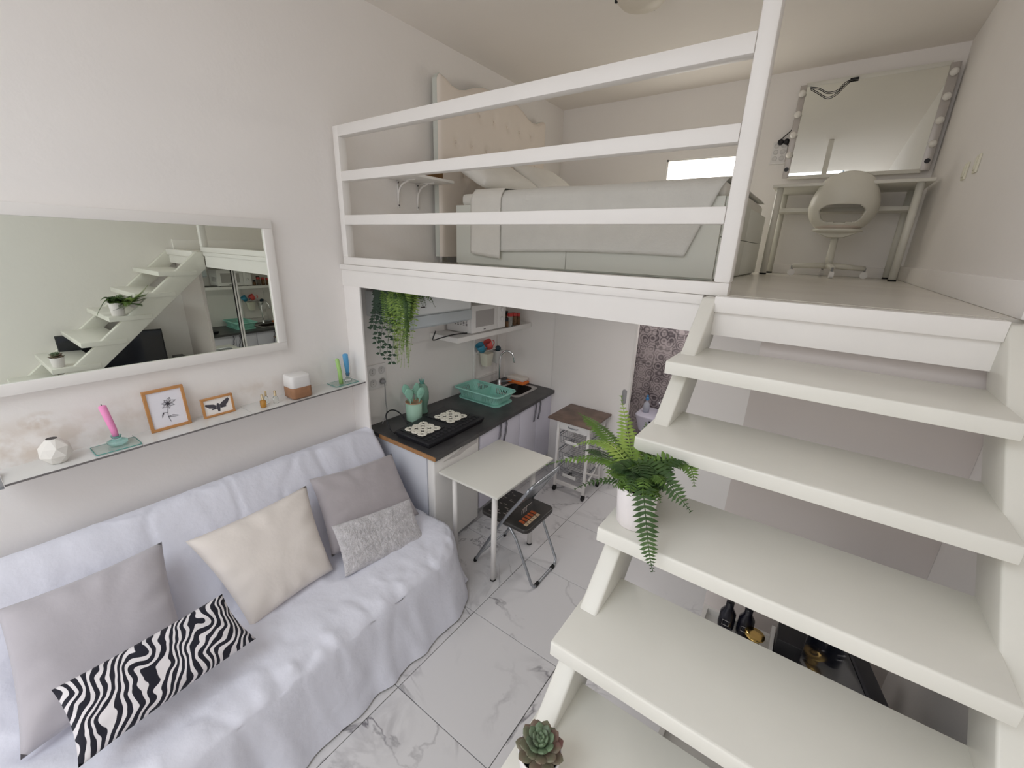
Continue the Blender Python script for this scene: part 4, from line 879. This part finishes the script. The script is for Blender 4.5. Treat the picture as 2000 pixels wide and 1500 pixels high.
# sockets
so = thing('wall_socket', 'white double row of wall sockets on the kitchen wall', 'socket', (0, 2.0, 1.17))
box('plate', (0.0, 1.918, 1.172), (0.014, 2.095, 1.372), W_PLAST, so, bev=.004)
for y in (1.965, 2.05):
    for z in (1.225, 1.32):
        MB().lathe([(0, .0), (.030, .0), (.032, .004), (.026, .005), (.024, .001), (0, .001)], (.014, y, z), 20, Matrix.Rotation(math.pi / 2, 3, 'Y')).build('socket_ring', mat('socket_ring', (0.66, 0.65, 0.64), .4) if 'socket_ring' not in MATS else MATS['socket_ring'], so, smooth=True)
        for dz in (-.009, .009): MB().lathe([(0, 0), (.003, 0), (.003, .001), (0, .001)], (.0155, y, z + dz), 8, Matrix.Rotation(math.pi / 2, 3, 'Y')).build('pin_hole', VENT, so)
pg = thing('power_plug', 'grey plug in the lower right wall socket with a hanging cable', 'plug', (.03, 2.05, 1.225))
MB().lathe([(0, 0), (.021, 0), (.019, .02), (.012, .034), (0, .034)], (.016, 2.05, 1.225), 16, Matrix.Rotation(math.pi / 2, 3, 'Y')).build('plug_body', GREYP, pg, smooth=True)
MB().tube(cr([(.042, 2.05, 1.22), (.046, 2.052, 1.16), (.04, 2.055, 1.05), (.04, 2.06, .97), (.045, 2.03, .91), (.05, 2.0, .876)], 5), .004, 8).build('cable', GREYP, pg, smooth=True)
hc_ = MB().tube(cr([onz((771, 846), .885), onz((762, 838), .89), onx((754, 812), .16), onx((764, 801), .14), onx((780, 806), .14), onz((795, 826), .88), onz((800, 829), .877)], 6), .0055, 8).build('hob_cable', BLACK, None, smooth=True); tag(hc_, 'black hob cable looping up beside the utensil holder', 'cord')
# dining table
TT = 0.72; tcs = [onz(q, TT) for q in ((855, 921), (974, 972), (1079, 894), (970, 856))]
dt = thing('dining_table', 'small white rectangular table in front of the fridge', 'table', (1.02, 2.3, 0))
tx0, tx1, ty0, ty1 = 0.778, 1.320, 1.925, 2.648
box('tabletop', (tx0, ty0, TT - .018), (tx1, ty1, TT), mat('table_white', (0.76, 0.755, 0.70), .35), dt, bev=.003)
for x, y in ((1.272, 1.960), (1.262, 2.45), (0.90, 1.965), (0.90, 2.45)):
    l = MB().lathe([(0, .012), (.0195, .012), (.0195, TT - .018), (0, TT - .018)], (x, y, 0), 20).build('leg', W_MET, dt, smooth=False)
    for p in l.data.polygons: p.use_smooth = len(p.vertices) == 4
    MB().lathe([(0, 0), (.019, 0), (.021, .004), (.021, .014), (0, .014)], (x, y, 0), 18).build('foot', RUBBER, l)
# folding chair
fc = thing('folding_chair', 'grey metal folding chair with a dark padded seat tucked under the table', 'chair', (1.3, 2.21, 0))
CY0, CY1 = 2.03, 2.405
for y in (CY0, CY1):
    MB().tube(cr([(1.045, y, .012), (1.17, y, .25), (1.31, y, .50), (1.41, y, .655), (1.50, y, .80)], 6), .0115, 10).build('back_tube', STEEL, fc, smooth=True)
yi0, yi1 = CY0 + .02, CY1 - .02
MB().tube([(1.19, yi0, .445), (1.34, yi0, .435), (1.40, yi0, .36), (1.545, yi0, .05), (1.552, yi0 + .02, .018), (1.553, yi0 + .05, .013), (1.553, yi1 - .05, .013), (1.552, yi1 - .02, .018), (1.545, yi1, .05), (1.40, yi1, .36), (1.34, yi1, .435), (1.19, yi1, .445)], .010, 10).build('leg_frame', STEEL, fc, smooth=True)
for y in (yi0 + .06, yi1 - .06): MB().tube([(1.553, y - .018, .014), (1.553, y + .018, .014)], .0135, 10).build('foot', RUBBER, fc)
MB().tube([(1.09, CY0, .09), (1.09, CY1, .09)], .008, 8).build('front_bar', STEEL, fc)
for y in (CY0, CY1): MB().tube([(1.043, y, .0), (1.05, y, .03)], .0135, 10).build('foot', RUBBER, fc)
MB().tube([(1.50, CY0, .80), (1.515, CY0 + .02, .822), (1.52, CY0 + .06, .83), (1.52, CY1 - .06, .83), (1.515, CY1 - .02, .822), (1.50, CY1, .80)], .0115, 10).build('top_tube', STEEL, fc, smooth=True)
MB().grid(lambda u, v: Vector((lerp(1.405, 1.505, v) + .02 * math.sin(math.pi * u), lerp(CY0, CY1, u), lerp(.645, .815, v))), 14, 4).build('backrest', mat('chair_steel', (0.36, 0.38, 0.41), .3, .85), fc, smooth=True, solid=.004)
MB().tube(rr and [(p[0], p[1], .435) for p in rr(1.07, 1.475, CY0 + .03, CY1 - .03, .06)], .010, 8, closed=True).build('seat_frame', CHROME, fc, smooth=True)
pd = MB().prism(rr(1.08, 1.50, CY0 + .0, CY1 - .0, .05), .442, .475, lambda p, z: Vector((p[0], p[1], z))).build('seat_pad', PADB, fc, bev=.01, seg=3)
pr = MB()
for k in range(5): pr.box((1.385 + .0, CY0 + .06 + k * .036, .4755), (1.43, CY0 + .085 + k * .036, .4762))
pr.build('print_orange', mat('print_orange', srgb(200, 98, 48), .5, noise_amt=.5, nscale=60), pd)
p2 = MB()
for k in range(5): p2.box((1.435, CY0 + .05 + k * .036, .4755), (1.462, CY0 + .08 + k * .036, .4762))
p2.build('print_cream', mat('print_cream', srgb(225, 195, 160), .5, noise_amt=.4, nscale=60), pd)
p3 = MB()
for k in range(4): p3.tube(cr([(1.36, CY0 + .14 + k * .02, .4757), (1.33, CY0 + .19 + k * .02, .4757), (1.33, CY0 + .26 + k * .02, .4757)], 4), .0016, 4)
random.seed(8)
for k in range(26):
    x = random.uniform(1.10, 1.26); y = random.uniform(CY0 + .03, CY1 - .04); p3.box((x, y, .4755), (x + random.uniform(.006, .05), y + .005, .4761))
p3.build('print_light', mat('print_light', srgb(170, 160, 155), .5), pd)
# serving cart
ca = thing('serving_cart', 'white wheeled kitchen cart with a brown wooden top and wire baskets', 'cart', (1.14, 3.45, 0))
cx0, cx1, cy0, cy1 = 1.005, 1.318, 3.285, 3.615
box('top_board', (0.905, 3.24, .762), (1.355, 3.70, .78), WALNUT, ca, bev=.002)
for x in (cx0, cx1):
    for y in (cy0, cy1):
        p = box('post', (x - .012, y - .012, .06), (x + .012, y + .012, .762), W_MET, ca, bev=.002)
        MB().tube([(x, y, .04), (x, y, .065)], .008, 8).build('caster_stem', RUBBER, p)
        MB().tube([(x - .011, y, .027), (x + .011, y, .027)], .027, 16).build('caster', RUBBER, p)
dw = box('drawer', (cx0 + .013, cy0 - .006, .675), (cx1 - .013, cy1 - .02, .755), W_LAM, ca, bev=.002)
MB().tube([(1.11, cy0 - .006, .715), (1.12, cy0 - .02, .712), (1.20, cy0 - .02, .712), (1.21, cy0 - .006, .715)], .005, 8).build('handle', STEEL, dw, smooth=True)
for z in (.60, .43, .245):
    bk_ = MB(); yy0, yy1 = cy0 + .01, cy1 - .01; xx0, xx1 = cx0 + .018, cx1 - .018
    bk_.tube([(xx0, yy0, z), (xx1, yy0, z), (xx1, yy1, z), (xx0, yy1, z)], .0035, 6, closed=True)
    for k in range(9): x = lerp(xx0, xx1, k / 8); bk_.tube([(x, yy0, z), (x, yy0 + .015, z - .08), (x, yy1 - .015, z - .08), (x, yy1, z)], .0018, 4)
    for k in range(8): y = lerp(yy0 + .015, yy1 - .015, k / 7); bk_.tube([(xx0, y, z), (xx0 + .01, y, z - .08), (xx1 - .01, y, z - .08), (xx1, y, z)], .0018, 4)
    b_ = bk_.build('wire_basket', mat('basket_wire', (0.30, 0.30, 0.31), .35, .8) if 'basket_wire' not in MATS else MATS['basket_wire'], ca)
    box('label_plate', (1.085, cy0 - .004, z - .062), (1.225, cy0 + .006, z - .03), W_LAM, b_, bev=.002)
    for x in (cx0, cx1): box('runner', (x - .006, cy0, z + .004), (x + .006, cy1, z + .014), STEEL, ca)
box('bottom_rail', (cx0, cy0 - .008, .085), (cx1, cy0 + .008, .125), W_MET, ca, bev=.002); box('bottom_rail', (cx0, cy1 - .008, .085), (cx1, cy1 + .008, .125), W_MET, ca, bev=.002)
MB().tube([(cx1, cy0, .12), (cx1, cy1, .30)], .010, 6).build('brace', W_MET, ca); MB().tube([(cx1, cy1, .12), (cx1, cy0, .30)], .010, 6).build('brace', W_MET, ca)
# bathroom basin seen through the doorway
bb = thing('wash_basin', 'lilac white wash basin in the bathroom doorway', 'basin', (1.6, 4.42, 0))
BAS = mat('basin_ceramic', (0.55, 0.54, 0.64), .25)
MB().prism(rr(1.38, 1.80, 4.25, 4.60, .08), .42, .62, lambda p, z: Vector((lerp(1.59, p[0], 1 if z > .5 else .75), lerp(4.45, p[1], 1 if z > .5 else .8), z))).build('bowl', BAS, bb, bev=.02, seg=3)
MB().lathe([(0, 0), (.10, 0), (.075, .1), (.075, .42), (0, .42)], (1.59, 4.46, 0), 20).build('pedestal', BAS, bb, smooth=True)
box('overflow', (1.56, 4.247, .565), (1.62, 4.251, .58), BLACK, bb)
bp_ = Vector((1.47, 4.40, .621)); sbt = thing('soap_bottle', 'clear bottle with a blue cap standing on the bathroom basin', 'bottle', bp_)
MB().lathe([(0, 0), (.034, 0), (.036, .06), (.03, .10), (.014, .125), (.014, .14), (0, .14)], bp_, 18).build('bottle_body', mat('bottle_plastic', (0.55, 0.58, 0.66), .2, trans=.3), sbt, smooth=True)
MB().lathe([(0, .14), (.018, .14), (.018, .165), (.010, .172), (.010, .195), (0, .195)], bp_, 14).build('bottle_cap', mat('cap_blue', (0.05, 0.22, 0.48), .4), sbt)
bt = Vector((1.60, 4.50, .621)); bt_ = thing('basin_tap', 'chrome tap on the bathroom basin', 'tap', bt); MB().tube(cr([bt, bt + Vector((0, 0, .10)), bt + Vector((0, -.03, .15)), bt + Vector((0, -.10, .13))], 5), .013, 10).build('tap_body', CHROME, bt_, smooth=True)
# mirrored wardrobe under the loft
wr = thing('wardrobe', 'tall white wardrobe with sliding mirror doors under the loft', 'wardrobe', (2.95, 2.6, 0))
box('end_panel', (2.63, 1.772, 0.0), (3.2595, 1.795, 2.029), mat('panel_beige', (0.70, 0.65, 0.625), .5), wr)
box('carcass', (2.69, 1.797, 0.0), (3.255, 3.735, 2.005), W_LAM, wr)
for y0, y1, x in ((1.80, 2.115, 2.668), (2.12, 2.93, 2.655), (2.935, 3.73, 2.668)):
    d = box('mirror_door', (x, y0, .03), (x + .018, y1, 1.99), MIRROR2, wr)
    for a, b in ((y0, y0 + .016), (y1 - .016, y1)): box('door_stile', (x - .006, a, .03), (x, b, 1.99), W_MET, d)
    box('door_gap', (x - .0045, y1 - .026, .03), (x - .0005, y1 - .0165, 1.99), BLACK, d)
# console, television and ornaments under the stairs
cs = thing('sideboard', 'white sideboard under the stairs carrying the television', 'sideboard', (2.95, 1.05, 0))
box('body', (2.70, 0.45, 0.0), (3.19, 1.655, 0.845), W_LAM, cs, bev=.003)
box('top_tray', (2.645, 0.45, 0.845), (3.19, 1.655, 0.858), W_LAM, cs)
for a, b in (((2.645, .45, .858), (2.66, 1.655, .885)), ((2.66, 1.64, .858), (2.885, 1.655, .885)), ((2.885, 1.30, .858), (2.897, 1.655, .93))): box('tray_edge', a, b, W_LAM, cs)
for k in range(3): dwr = box('drawer_front', (2.684, .47 + k * .395, .06), (2.70, .85 + k * .395, .82), W_LAM, cs, bev=.002); MB().tube([(2.684, .62 + k * .395, .72), (2.672, .63 + k * .395, .72), (2.672, .69 + k * .395, .72), (2.684, .70 + k * .395, .72)], .004, 6).build('handle', CHROME, dwr)
tv = thing('television', 'flat black television standing on the sideboard under the stairs', 'television', (3.065, 1.05, .858), rz=math.radians(14.4))
box('case', (0, -.405, .047), (.035, .405, .475), BLACK, tv, bev=.004, local=True)
box('screen', (-.002, -.393, .059), (.0002, .393, .463), SCREEN, tv, local=True)
for y in (-.25, .25): MB().prism([(-.085, .001), (-.03, .017), (.005, .052), (.03, .052), (.05, .017), (.10, .001)], y - .01, y + .01, lambda p, t: Vector((p[0], t, p[1]))).build('foot', BLACK, tv, local=True)
bxk = box('media_box', (2.90, 1.535, .86), (3.17, 1.635, .985), BLACK, None, bev=.004); tag(bxk, 'black media box behind the television', 'media box')
c_ = Vector((2.835, 1.552, .859)); cnd = thing('brass_candlestick', 'polished brass candlestick on the sideboard under the stairs', 'candlestick', c_)
MB().lathe([(0, 0), (.036, 0), (.036, .008), (.016, .018), (.012, .035), (.02, .045), (.012, .055), (.012, .065), (.034, .078), (.034, .083), (.010, .080), (0, .078)], c_, 24).build('stick', BRASS, cnd, smooth=True)
for (x, y, lab) in ((2.735, 1.595, 'dark perfume flask with a silver buckle on the sideboard'), (2.80, 1.606, 'plain black flask behind the brass candlestick')):
    c2 = Vector((x, y, .859)); t = thing('black_flask', lab, 'flask', c2, 'flasks on the sideboard')
    MB().lathe([(0, 0), (.026, 0), (.03, .03), (.028, .09), (.014, .115), (.014, .14), (0, .14)], c2, 16).build('flask_body', mat('flask_%d' % int(x * 1000), (0.012, 0.012, 0.02), .15), t, smooth=True)
    MB().tube([c2 + Vector((-.012, -.031, .05)), c2 + Vector((.012, -.031, .05)), c2 + Vector((.012, -.031, .072)), c2 + Vector((-.012, -.031, .072))], .0018, 6, closed=True).build('buckle', CHROME, t)

# unseen flush lamps added as fill under the loft and in the bathroom
def flush(name, label, c, r, power, col):
    t = thing(name, label, 'lamp', c)
    MB().lathe([(0, -.025), (r * .9, -.025), (r, -.018), (r, -.001), (0, -.001)], c, 28).build('added_lamp_body', W_PLAST, t, smooth=True)
    l = bpy.data.lights.new(name + '_light', 'AREA'); l.shape = 'DISK'; l.size = r * 1.8; l.energy = power; l.color = col
    o = bpy.data.objects.new(name + '_light', l); COL.objects.link(o); o.parent = t; o.location = (0, 0, -.03)
flush('ceiling_lamp', 'added flush white fill lamp under the loft over the dining area', (1.75, 2.75, 2.03), .14, 6.5, (1.0, .93, .90))
flush('ceiling_lamp', 'added flush white fill lamp on the bathroom ceiling', (1.75, 4.2, 2.03), .12, 9.0, (1.0, .95, .92))
# ================================================================ LOFT
bd = thing('bed', 'white storage bed with drawers and a pale quilt on the loft', 'bed', (1.25, 3.4, ZL))
BX0, BX1, BY0, BY1 = 0.285, 2.27, 2.65, 4.21
box('base', (BX0, BY0 + .02, ZL + .001), (BX1 - .02, BY1, 2.60), W_BED, bd, bev=.003)
for a, b in ((BX0 + .004, 1.302), (1.306, BX1 - .02)): box('drawer_front', (a, BY0, ZL + .012), (b, BY0 + .019, 2.60), W_BED, bd, bev=.002)
for a, b, z0, z1 in ((BY0 + .02, 3.42, ZL + .012, 2.39), (3.424, BY1, ZL + .012, 2.39), (BY0 + .02, 3.42, 2.394, 2.60), (3.424, BY1, 2.394, 2.60)): box('drawer_front', (BX1 - .019, a, z0), (BX1, b, z1), W_BED, bd, bev=.002)
MB().box((BX0 + .03, BY0 + .03, 2.60), (BX1 - .03, BY1 - .02, 2.685)).build('mattress', LINEN, bd, bev=.03, seg=3)
def drape(x0, x1, zlow, zt, ext, seed, taper=0.0):
    def fn(u, v):
        x = lerp(x0, x1, u)
        if v < 0.5:
            s = v / 0.5; y = lerp(BY1 - .03, BY0 + .03, s); z = zt + .012 * nz(x * 3, y * 3, seed) - (.02 if s > .97 else 0)
            return Vector((x, y, z))
        s = (v - 0.5) / 0.5; y = BY0 + .03 - .05 * math.sin(min(1, s * 6) * math.pi / 2) - .004 * nz(x * 9, s, seed) - ext
        xx = x - taper * s * max(0, (u - .8) / .2)
        return Vector((xx, y, lerp(zt - .012, zlow(x), s)))
    return fn
q = MB().grid(drape(.46, 2.245, lambda x: 2.275 - .012 * math.sin(x * 3.1) + .02 * max(0, x - 1.6), 2.702, .0, 3, .16), 60, 40).build('bed_quilt', QUILT, None, smooth=True, solid=.006); tag(q, 'pale grey quilt spread over the bed and hanging over its side', 'quilt')
q2 = MB().grid(drape(.475, .76, lambda x: 2.215 + .10 * (.76 - x), 2.717, .014, 3), 16, 40).build('bed_sheet', LINEN, None, smooth=True, solid=.006); tag(q2, 'white folded sheet over the pillow end of the quilt', 'bed sheet')
# headboard
hbd = thing('headboard', 'tall cream buttoned headboard against the left wall', 'headboard', (0.06, 3.43, ZL))
HY0, HY1 = 2.655, 4.205
def hz_(t):
    t = abs(2 * t - 1)     # 0 centre, 1 edge
    P = [(0, 3.565), (.25, 3.56), (.42, 3.52), (.56, 3.44), (.68, 3.405), (.8, 3.425), (.9, 3.475), (.97, 3.49), (1, 3.455)]
    P = [(0, 3.585), (.3, 3.578), (.45, 3.545), (.58, 3.50), (.68, 3.482), (.80, 3.492), (.90, 3.525), (.965, 3.535), (1.0, 3.50)]
    for i in range(len(P) - 1):
        if t <= P[i + 1][0]: return lerp(P[i][1], P[i + 1][1], (t - P[i][0]) / (P[i + 1][0] - P[i][0]))
    return P[-1][1]
BT = []
for r, z in enumerate((3.35, 3.10, 2.86)):
    nb_ = 6 if r % 2 == 0 else 7
    for k in range(nb_): BT.append((lerp(HY0 + .20, HY1 - .17, (k + (0.5 if nb_ == 6 else 0)) / 6), z))
def hbf(u, v):
    y = lerp(HY0, HY1, u); zt = hz_(u); z = lerp(ZL + .05, zt, v); e = min(u, 1 - u) * (HY1 - HY0); ez = (1 - v) * (zt - ZL)
    x = 0.118 - .03 * math.exp(-min(e, ez) / .012)
    for by, bz in BT:
        d2 = (y - by) ** 2 + (z - bz) ** 2
        if d2 < .02: x -= .022 * math.exp(-d2 / .0012)
    return Vector((x, y, z))
MB().grid(hbf, 150, 90).build('padded_front', LEATHER, hbd, smooth=True)
ol = [(HY0, ZL + .05)] + [(lerp(HY0, HY1, k / 60), hz_(k / 60)) for k in range(61)] + [(HY1, ZL + .05)]
MB().prism(ol, .045, .092, lambda p, x: Vector((x, p[0], p[1]))).build('back_board', HB_SIDE, hbd)
for by, bz in BT: MB().sphere((.100, by, bz), (.006, .011, .011), 8).build('button', LEATHER, hbd, smooth=True)
for y in (HY0 + .06, HY1 - .06): box('leg', (.06, y - .03, ZL + .001), (.09, y + .03, ZL + .05), CHROME, hbd)
def pillow(name, label, c, ax, ay, up, w, h, t, m, seed):
    c, ax, ay = Vector(c), Vector(ax).normalized(), Vector(ay).normalized(); n = ax.cross(ay).normalized(); mb = MB()
    for sg in (1, -1):
        def fn(u, v):
            a, b = 2 * u - 1, 2 * v - 1; hh = ((1 - a ** 4) * (1 - b ** 4)) ** .55
            pa = a * (1 - .06 * (1 - b * b) * abs(a) ** 3); pb = b * (1 - .06 * (1 - a * a) * abs(b) ** 3)
            return c + ax * pa * w / 2 + ay * pb * h / 2 + n * (sg * t / 2 * hh + .01 * nz(a * 2, b * 2, seed) * hh)
        mb.grid(fn, 20, 20)
    return tag(mb.build(name, m, None, smooth=True, weld=True), label, 'pillow', 'pillows on the bed')
pillow('pillow', 'nearer plump white pillow against the headboard', (.41, 3.02, 2.845), (0.15, 1, 0), (-.80, .05, .42), 0, .66, .44, .15, LINEN, 1)
pillow('pillow', 'farther white pillow tilted against the headboard', (.48, 3.70, 2.875), (0.05, 1, .02), (-.72, 0, .52), 0, .66, .46, .13, LINEN, 4)
# bedside wall shelf
bsx = thing('bedside_shelf', 'small white wall shelf on scroll brackets beside the headboard', 'shelf', (0.13, 2.38, 2.74))
box('board', (0.002, 2.20, 2.752), (0.30, 2.62, 2.770), W_LAM, bsx, bev=.002)
for y in (2.31, 2.505):
    br = MB(); br.tube([(.008, y, 2.748), (.008, y, 2.56)], .007, 8); br.tube([(.008, y, 2.748), (.20, y, 2.748)], .005, 8); br.tube(cr([(.010, y, 2.60), (.02, y, 2.67), (.06, y, 2.72), (.13, y, 2.742)], 5), .007, 8)
    br.build('bracket', W_MET, bsx, smooth=True)
    for z in (2.735, 2.575): MB().sphere((.016, y, z), (.004, .006, .006), 8).build('screw', VENT, bsx)
bx_ = box('storage_box', (0.03, 2.46, 2.771), (.20, 2.60, 2.84), BROWN, None, bev=.003); tag(bx_, 'brown box on the bedside shelf', 'box')
# desk
dk_ = thing('vanity_desk', 'narrow white desk with a lower shelf bar under the bulb mirror', 'desk', (2.75, 4.4, ZL))
dz = 2.835
box('desktop', (2.285, 4.14, dz - .022), (3.232, 4.70, dz), DESKM, dk_, bev=.003)
for x in (2.335, 3.165):
    for y in (4.19, 4.64):
        l = MB().lathe([(0, .012), (.024, .012), (.024, dz - .022 - ZL), (0, dz - .022 - ZL)], (x, y, ZL), 18).build('leg', DESKM, dk_)
        for p in l.data.polygons: p.use_smooth = len(p.vertices) == 4
        MB().lathe([(0, 0.001), (.025, 0.001), (.025, .013), (0, .013)], (x, y, ZL), 16).build('foot', RUBBER, l)
box('lower_shelf', (2.30, 4.42, 2.655), (3.21, 4.68, 2.685), DESKM, dk_, bev=.002)
# swivel chair
ch = thing('swivel_chair', 'off white tub swivel chair with a cut out back at the desk', 'chair', (2.765, 4.40, ZL))
cx_, cy_ = 2.765, 4.31
def shell(u, v):
    th = lerp(-1.0, 1.0, u) * math.radians(128); a = -math.pi / 2 + th      # back of the shell faces the camera (-y)
    k = abs(lerp(-1, 1, u)); zt = 2.895 - .20 * k ** 1.9; z = lerp(2.478, zt, v)
    r = .238 * (1 - (1 - v) ** 2.6) ** .55 * (1 - .30 * v ** 3)
    return Vector((cx_ + r * math.cos(a), cy_ + r * math.sin(a) - .045 * v, z))
sh_ = MB(); NU, NV = 110, 60
vs = [shell(i / NU, j / NV) for j in range(NV + 1) for i in range(NU + 1)]; fs = []
for j in range(NV):
    for i in range(NU):
        uu = ((i + .5) / NU - .5) * 2 * 125; vv = (j + .5) / NV
        if (abs(uu) / 44) ** 3 + (abs(vv - .34) / .15) ** 3 < 1: continue
        fs.append((j * (NU + 1) + i, j * (NU + 1) + i + 1, (j + 1) * (NU + 1) + i + 1, (j + 1) * (NU + 1) + i))
sh_.add(vs, fs); sh_.build('shell', DESKC, ch, smooth=True, solid=.014)
MB().lathe([(0, 2.485), (.12, 2.487), (.16, 2.50), (.16, 2.515), (0, 2.51)], (cx_, cy_, 0), 28).build('seat_base', DESKC, ch, smooth=True)
MB().lathe([(0, 2.512), (.12, 2.513), (.15, 2.53), (.14, 2.555), (0, 2.565)], (cx_, cy_, 0), 28).build('seat_cushion', BEIGE, ch, smooth=True)
MB().prism([(-.13, 2.49), (-.05, 2.455), (.05, 2.455), (.13, 2.49)], cy_ - .06, cy_ + .06, lambda p, y: Vector((cx_ + p[0], y, p[1]))).build('seat_bracket', DESKC, ch, bev=.006)
MB().lathe([(0, 2.235), (.030, 2.235), (.026, 2.30), (.022, 2.46), (0, 2.46)], (cx_, cy_, 0), 18).build('column', DESKC, ch, smooth=True)
for k in range(4):
    a = math.radians(-90 + 8 + 90 * k); d = Vector((math.cos(a), math.sin(a), 0)); c = Vector((cx_, cy_, 0)); e = c + d * .24
    MB().tube([c + Vector((0, 0, 2.245)), e + Vector((0, 0, 2.23))], [.024, .018], 8).build('base_arm', DESKC, ch, smooth=True)
    MB().tube([e + Vector((0, 0, 2.235)), e + Vector((0, 0, 2.19))], .008, 8).build('caster_stem', GREYP, ch)
    s_ = Vector((-d.y, d.x, 0)); MB().tube([e + Vector((0, 0, ZL + .027)) - s_ * .014, e + Vector((0, 0, ZL + .027)) + s_ * .014], .0255, 16).build('caster', W_PLAST, ch)
# bulb mirror
bm_ = thing('vanity_mirror', 'large rectangular vanity mirror with side bulbs above the desk', 'mirror', (2.75, 4.68, 2.96))
YM = 4.655; c4 = [ony(p, YM) for p in ((1548, 331), (1578, 166), (1847, 136), (1806, 320))]
mx0, mx1, mz0, mz1 = 2.325, 3.175, 2.965, 3.625
box('mirror_panel', (mx0, YM, mz0), (mx1, YM + .015, mz1), MIRROR2, bm_)
box('backing', (mx0 - .01, YM + .016, mz0 - .02), (mx1 + .01, 4.728, mz1 + .02), W_LAM, bm_)
for z0, z1 in ((mz0 - .028, mz0), (mz1, mz1 + .03)): box('frame_bar', (mx0 - .01, YM - .004, z0), (mx1 + .01, YM + .016, z1), DESKM, bm_, bev=.002)
for x0, x1 in ((mx0 - .045, mx0), (mx1, mx1 + .055)):
    r_ = box('light_rail', (x0, YM - .012, mz0 - .015), (x1, YM + .016, mz1 + .015), mat('rail_%d' % int(x0 * 100), (0.50, 0.47, 0.45), .35, .3), bm_, bev=.003)
    for k in range(4):
        z = lerp(mz0 + .16, mz1 - .05, k / 3); MB().sphere(((x0 + x1) / 2, YM - .032, z), .026, 14).build('bulb', BULB, r_, smooth=True); MB().tube([((x0 + x1) / 2, YM - .016, z), ((x0 + x1) / 2, YM - .011, z)], .019, 12).build('bulb_socket', VENT, r_)
    MB().tube([((x0 + x1) / 2, YM - .018, mz0 + .05), ((x0 + x1) / 2, YM - .011, mz0 + .05)], .017, 14).build('switch_knob', BLACK, r_)
cb = MB().tube(cr([ony(p, YM - .02) for p in ((1583, 170), (1600, 172), (1616, 180), (1635, 176), (1650, 162), (1665, 154))], 6), .0028, 6); cb.tube(cr([ony(p, YM - .022) for p in ((1583, 172), (1597, 180), (1616, 190), (1634, 182), (1650, 166), (1663, 155))], 6), .0028, 6); cb.tube([ony((1661, 155), YM - .02), ony((1678, 152), YM - .02)], .009, 8)
tag(cb.build('mirror_cable', BLACK, None, smooth=True), 'black cable with a connector draped over the vanity mirror top', 'cord')
cb2 = MB().tube(cr([ony(p, 4.70) for p in ((1565, 210), (1557, 235), (1548, 252), (1526, 272))], 6), .004, 6); tag(cb2.build('mirror_cable', BLACK, None, smooth=True), 'black cable running from the left bulb rail to the socket', 'cord')
cb3 = MB().tube(cr([ony(p, 4.70) for p in ((1555, 258), (1551, 278), (1542, 286), (1534, 278))], 6), .004, 6); tag(cb3.build('mirror_cable', BLACK, None, smooth=True), 'short black cable curling under the mirror plug', 'cord')
for p, lab in (((1525, 278), 'left black plug above the desk sockets'), ((1537, 277), 'right black plug above the desk sockets')):
    c = ony(p, 4.71); o = MB().lathe([(0, 0), (.024, 0), (.02, .03), (0, .03)], c, 14, Matrix.Rotation(math.pi / 2, 3, 'X')).build('power_plug', BLACK, None, smooth=True); tag(o, lab, 'plug')
sk2 = thing('desk_socket', 'white wall socket block left of the vanity mirror', 'socket', (2.22, 4.73, 3.08))
box('plate', (2.155, 4.712, 3.085), (2.268, 4.729, 3.25), W_PLAST, sk2, bev=.003)
for x in (2.185, 2.238):
    for z in (3.12, 3.17, 3.22): MB().lathe([(.014, 0), (.02, .002), (.018, .004), (.013, .001)], (x, 4.712, z), 14, Matrix.Rotation(math.pi / 2, 3, 'X')).build('socket_ring', MATS['socket_ring'], sk2, smooth=True)
MB().box((2.15, 4.70, 3.075), (2.275, 4.729, 3.085)).build('ledge', W_PLAST, sk2)
# light switches on the right wall
for y0, y1, lab in ((3.385, 3.455, 'cream light switch on the right wall, nearer the desk'), (3.155, 3.215, 'cream light switch on the right wall, nearer the stairs')):
    t = thing('light_switch', lab, 'switch', (3.26, (y0 + y1) / 2, 2.72), 'switches on the loft wall'); box('plate', (3.25, y0, 2.722), (3.2599, y1, 2.805), LIP, t, bev=.003); box('rocker', (3.246, y0 + .012, 2.735), (3.251, y1 - .012, 2.792), LIP, t, bev=.002)
# ceiling lamp
lc = Vector((1.52, 2.98, 3.78)); lp = thing('ceiling_lamp', 'round cream ceiling lamp at the top edge', 'lamp', lc)
MB().lathe([(0, -.075), (.06, -.07), (.12, -.05), (.15, -.02), (.155, -.001), (0, -.001)], lc, 36).build('shade', mat('lamp_shade', (0.70, 0.65, 0.56), .5), lp, smooth=True)
for k in range(3):
    a = math.radians(200 + 120 * k); MB().sphere(lc + Vector((.15 * math.cos(a), .15 * math.sin(a), -.022)), .012, 10).build('clip', BLACK, lp, smooth=True)
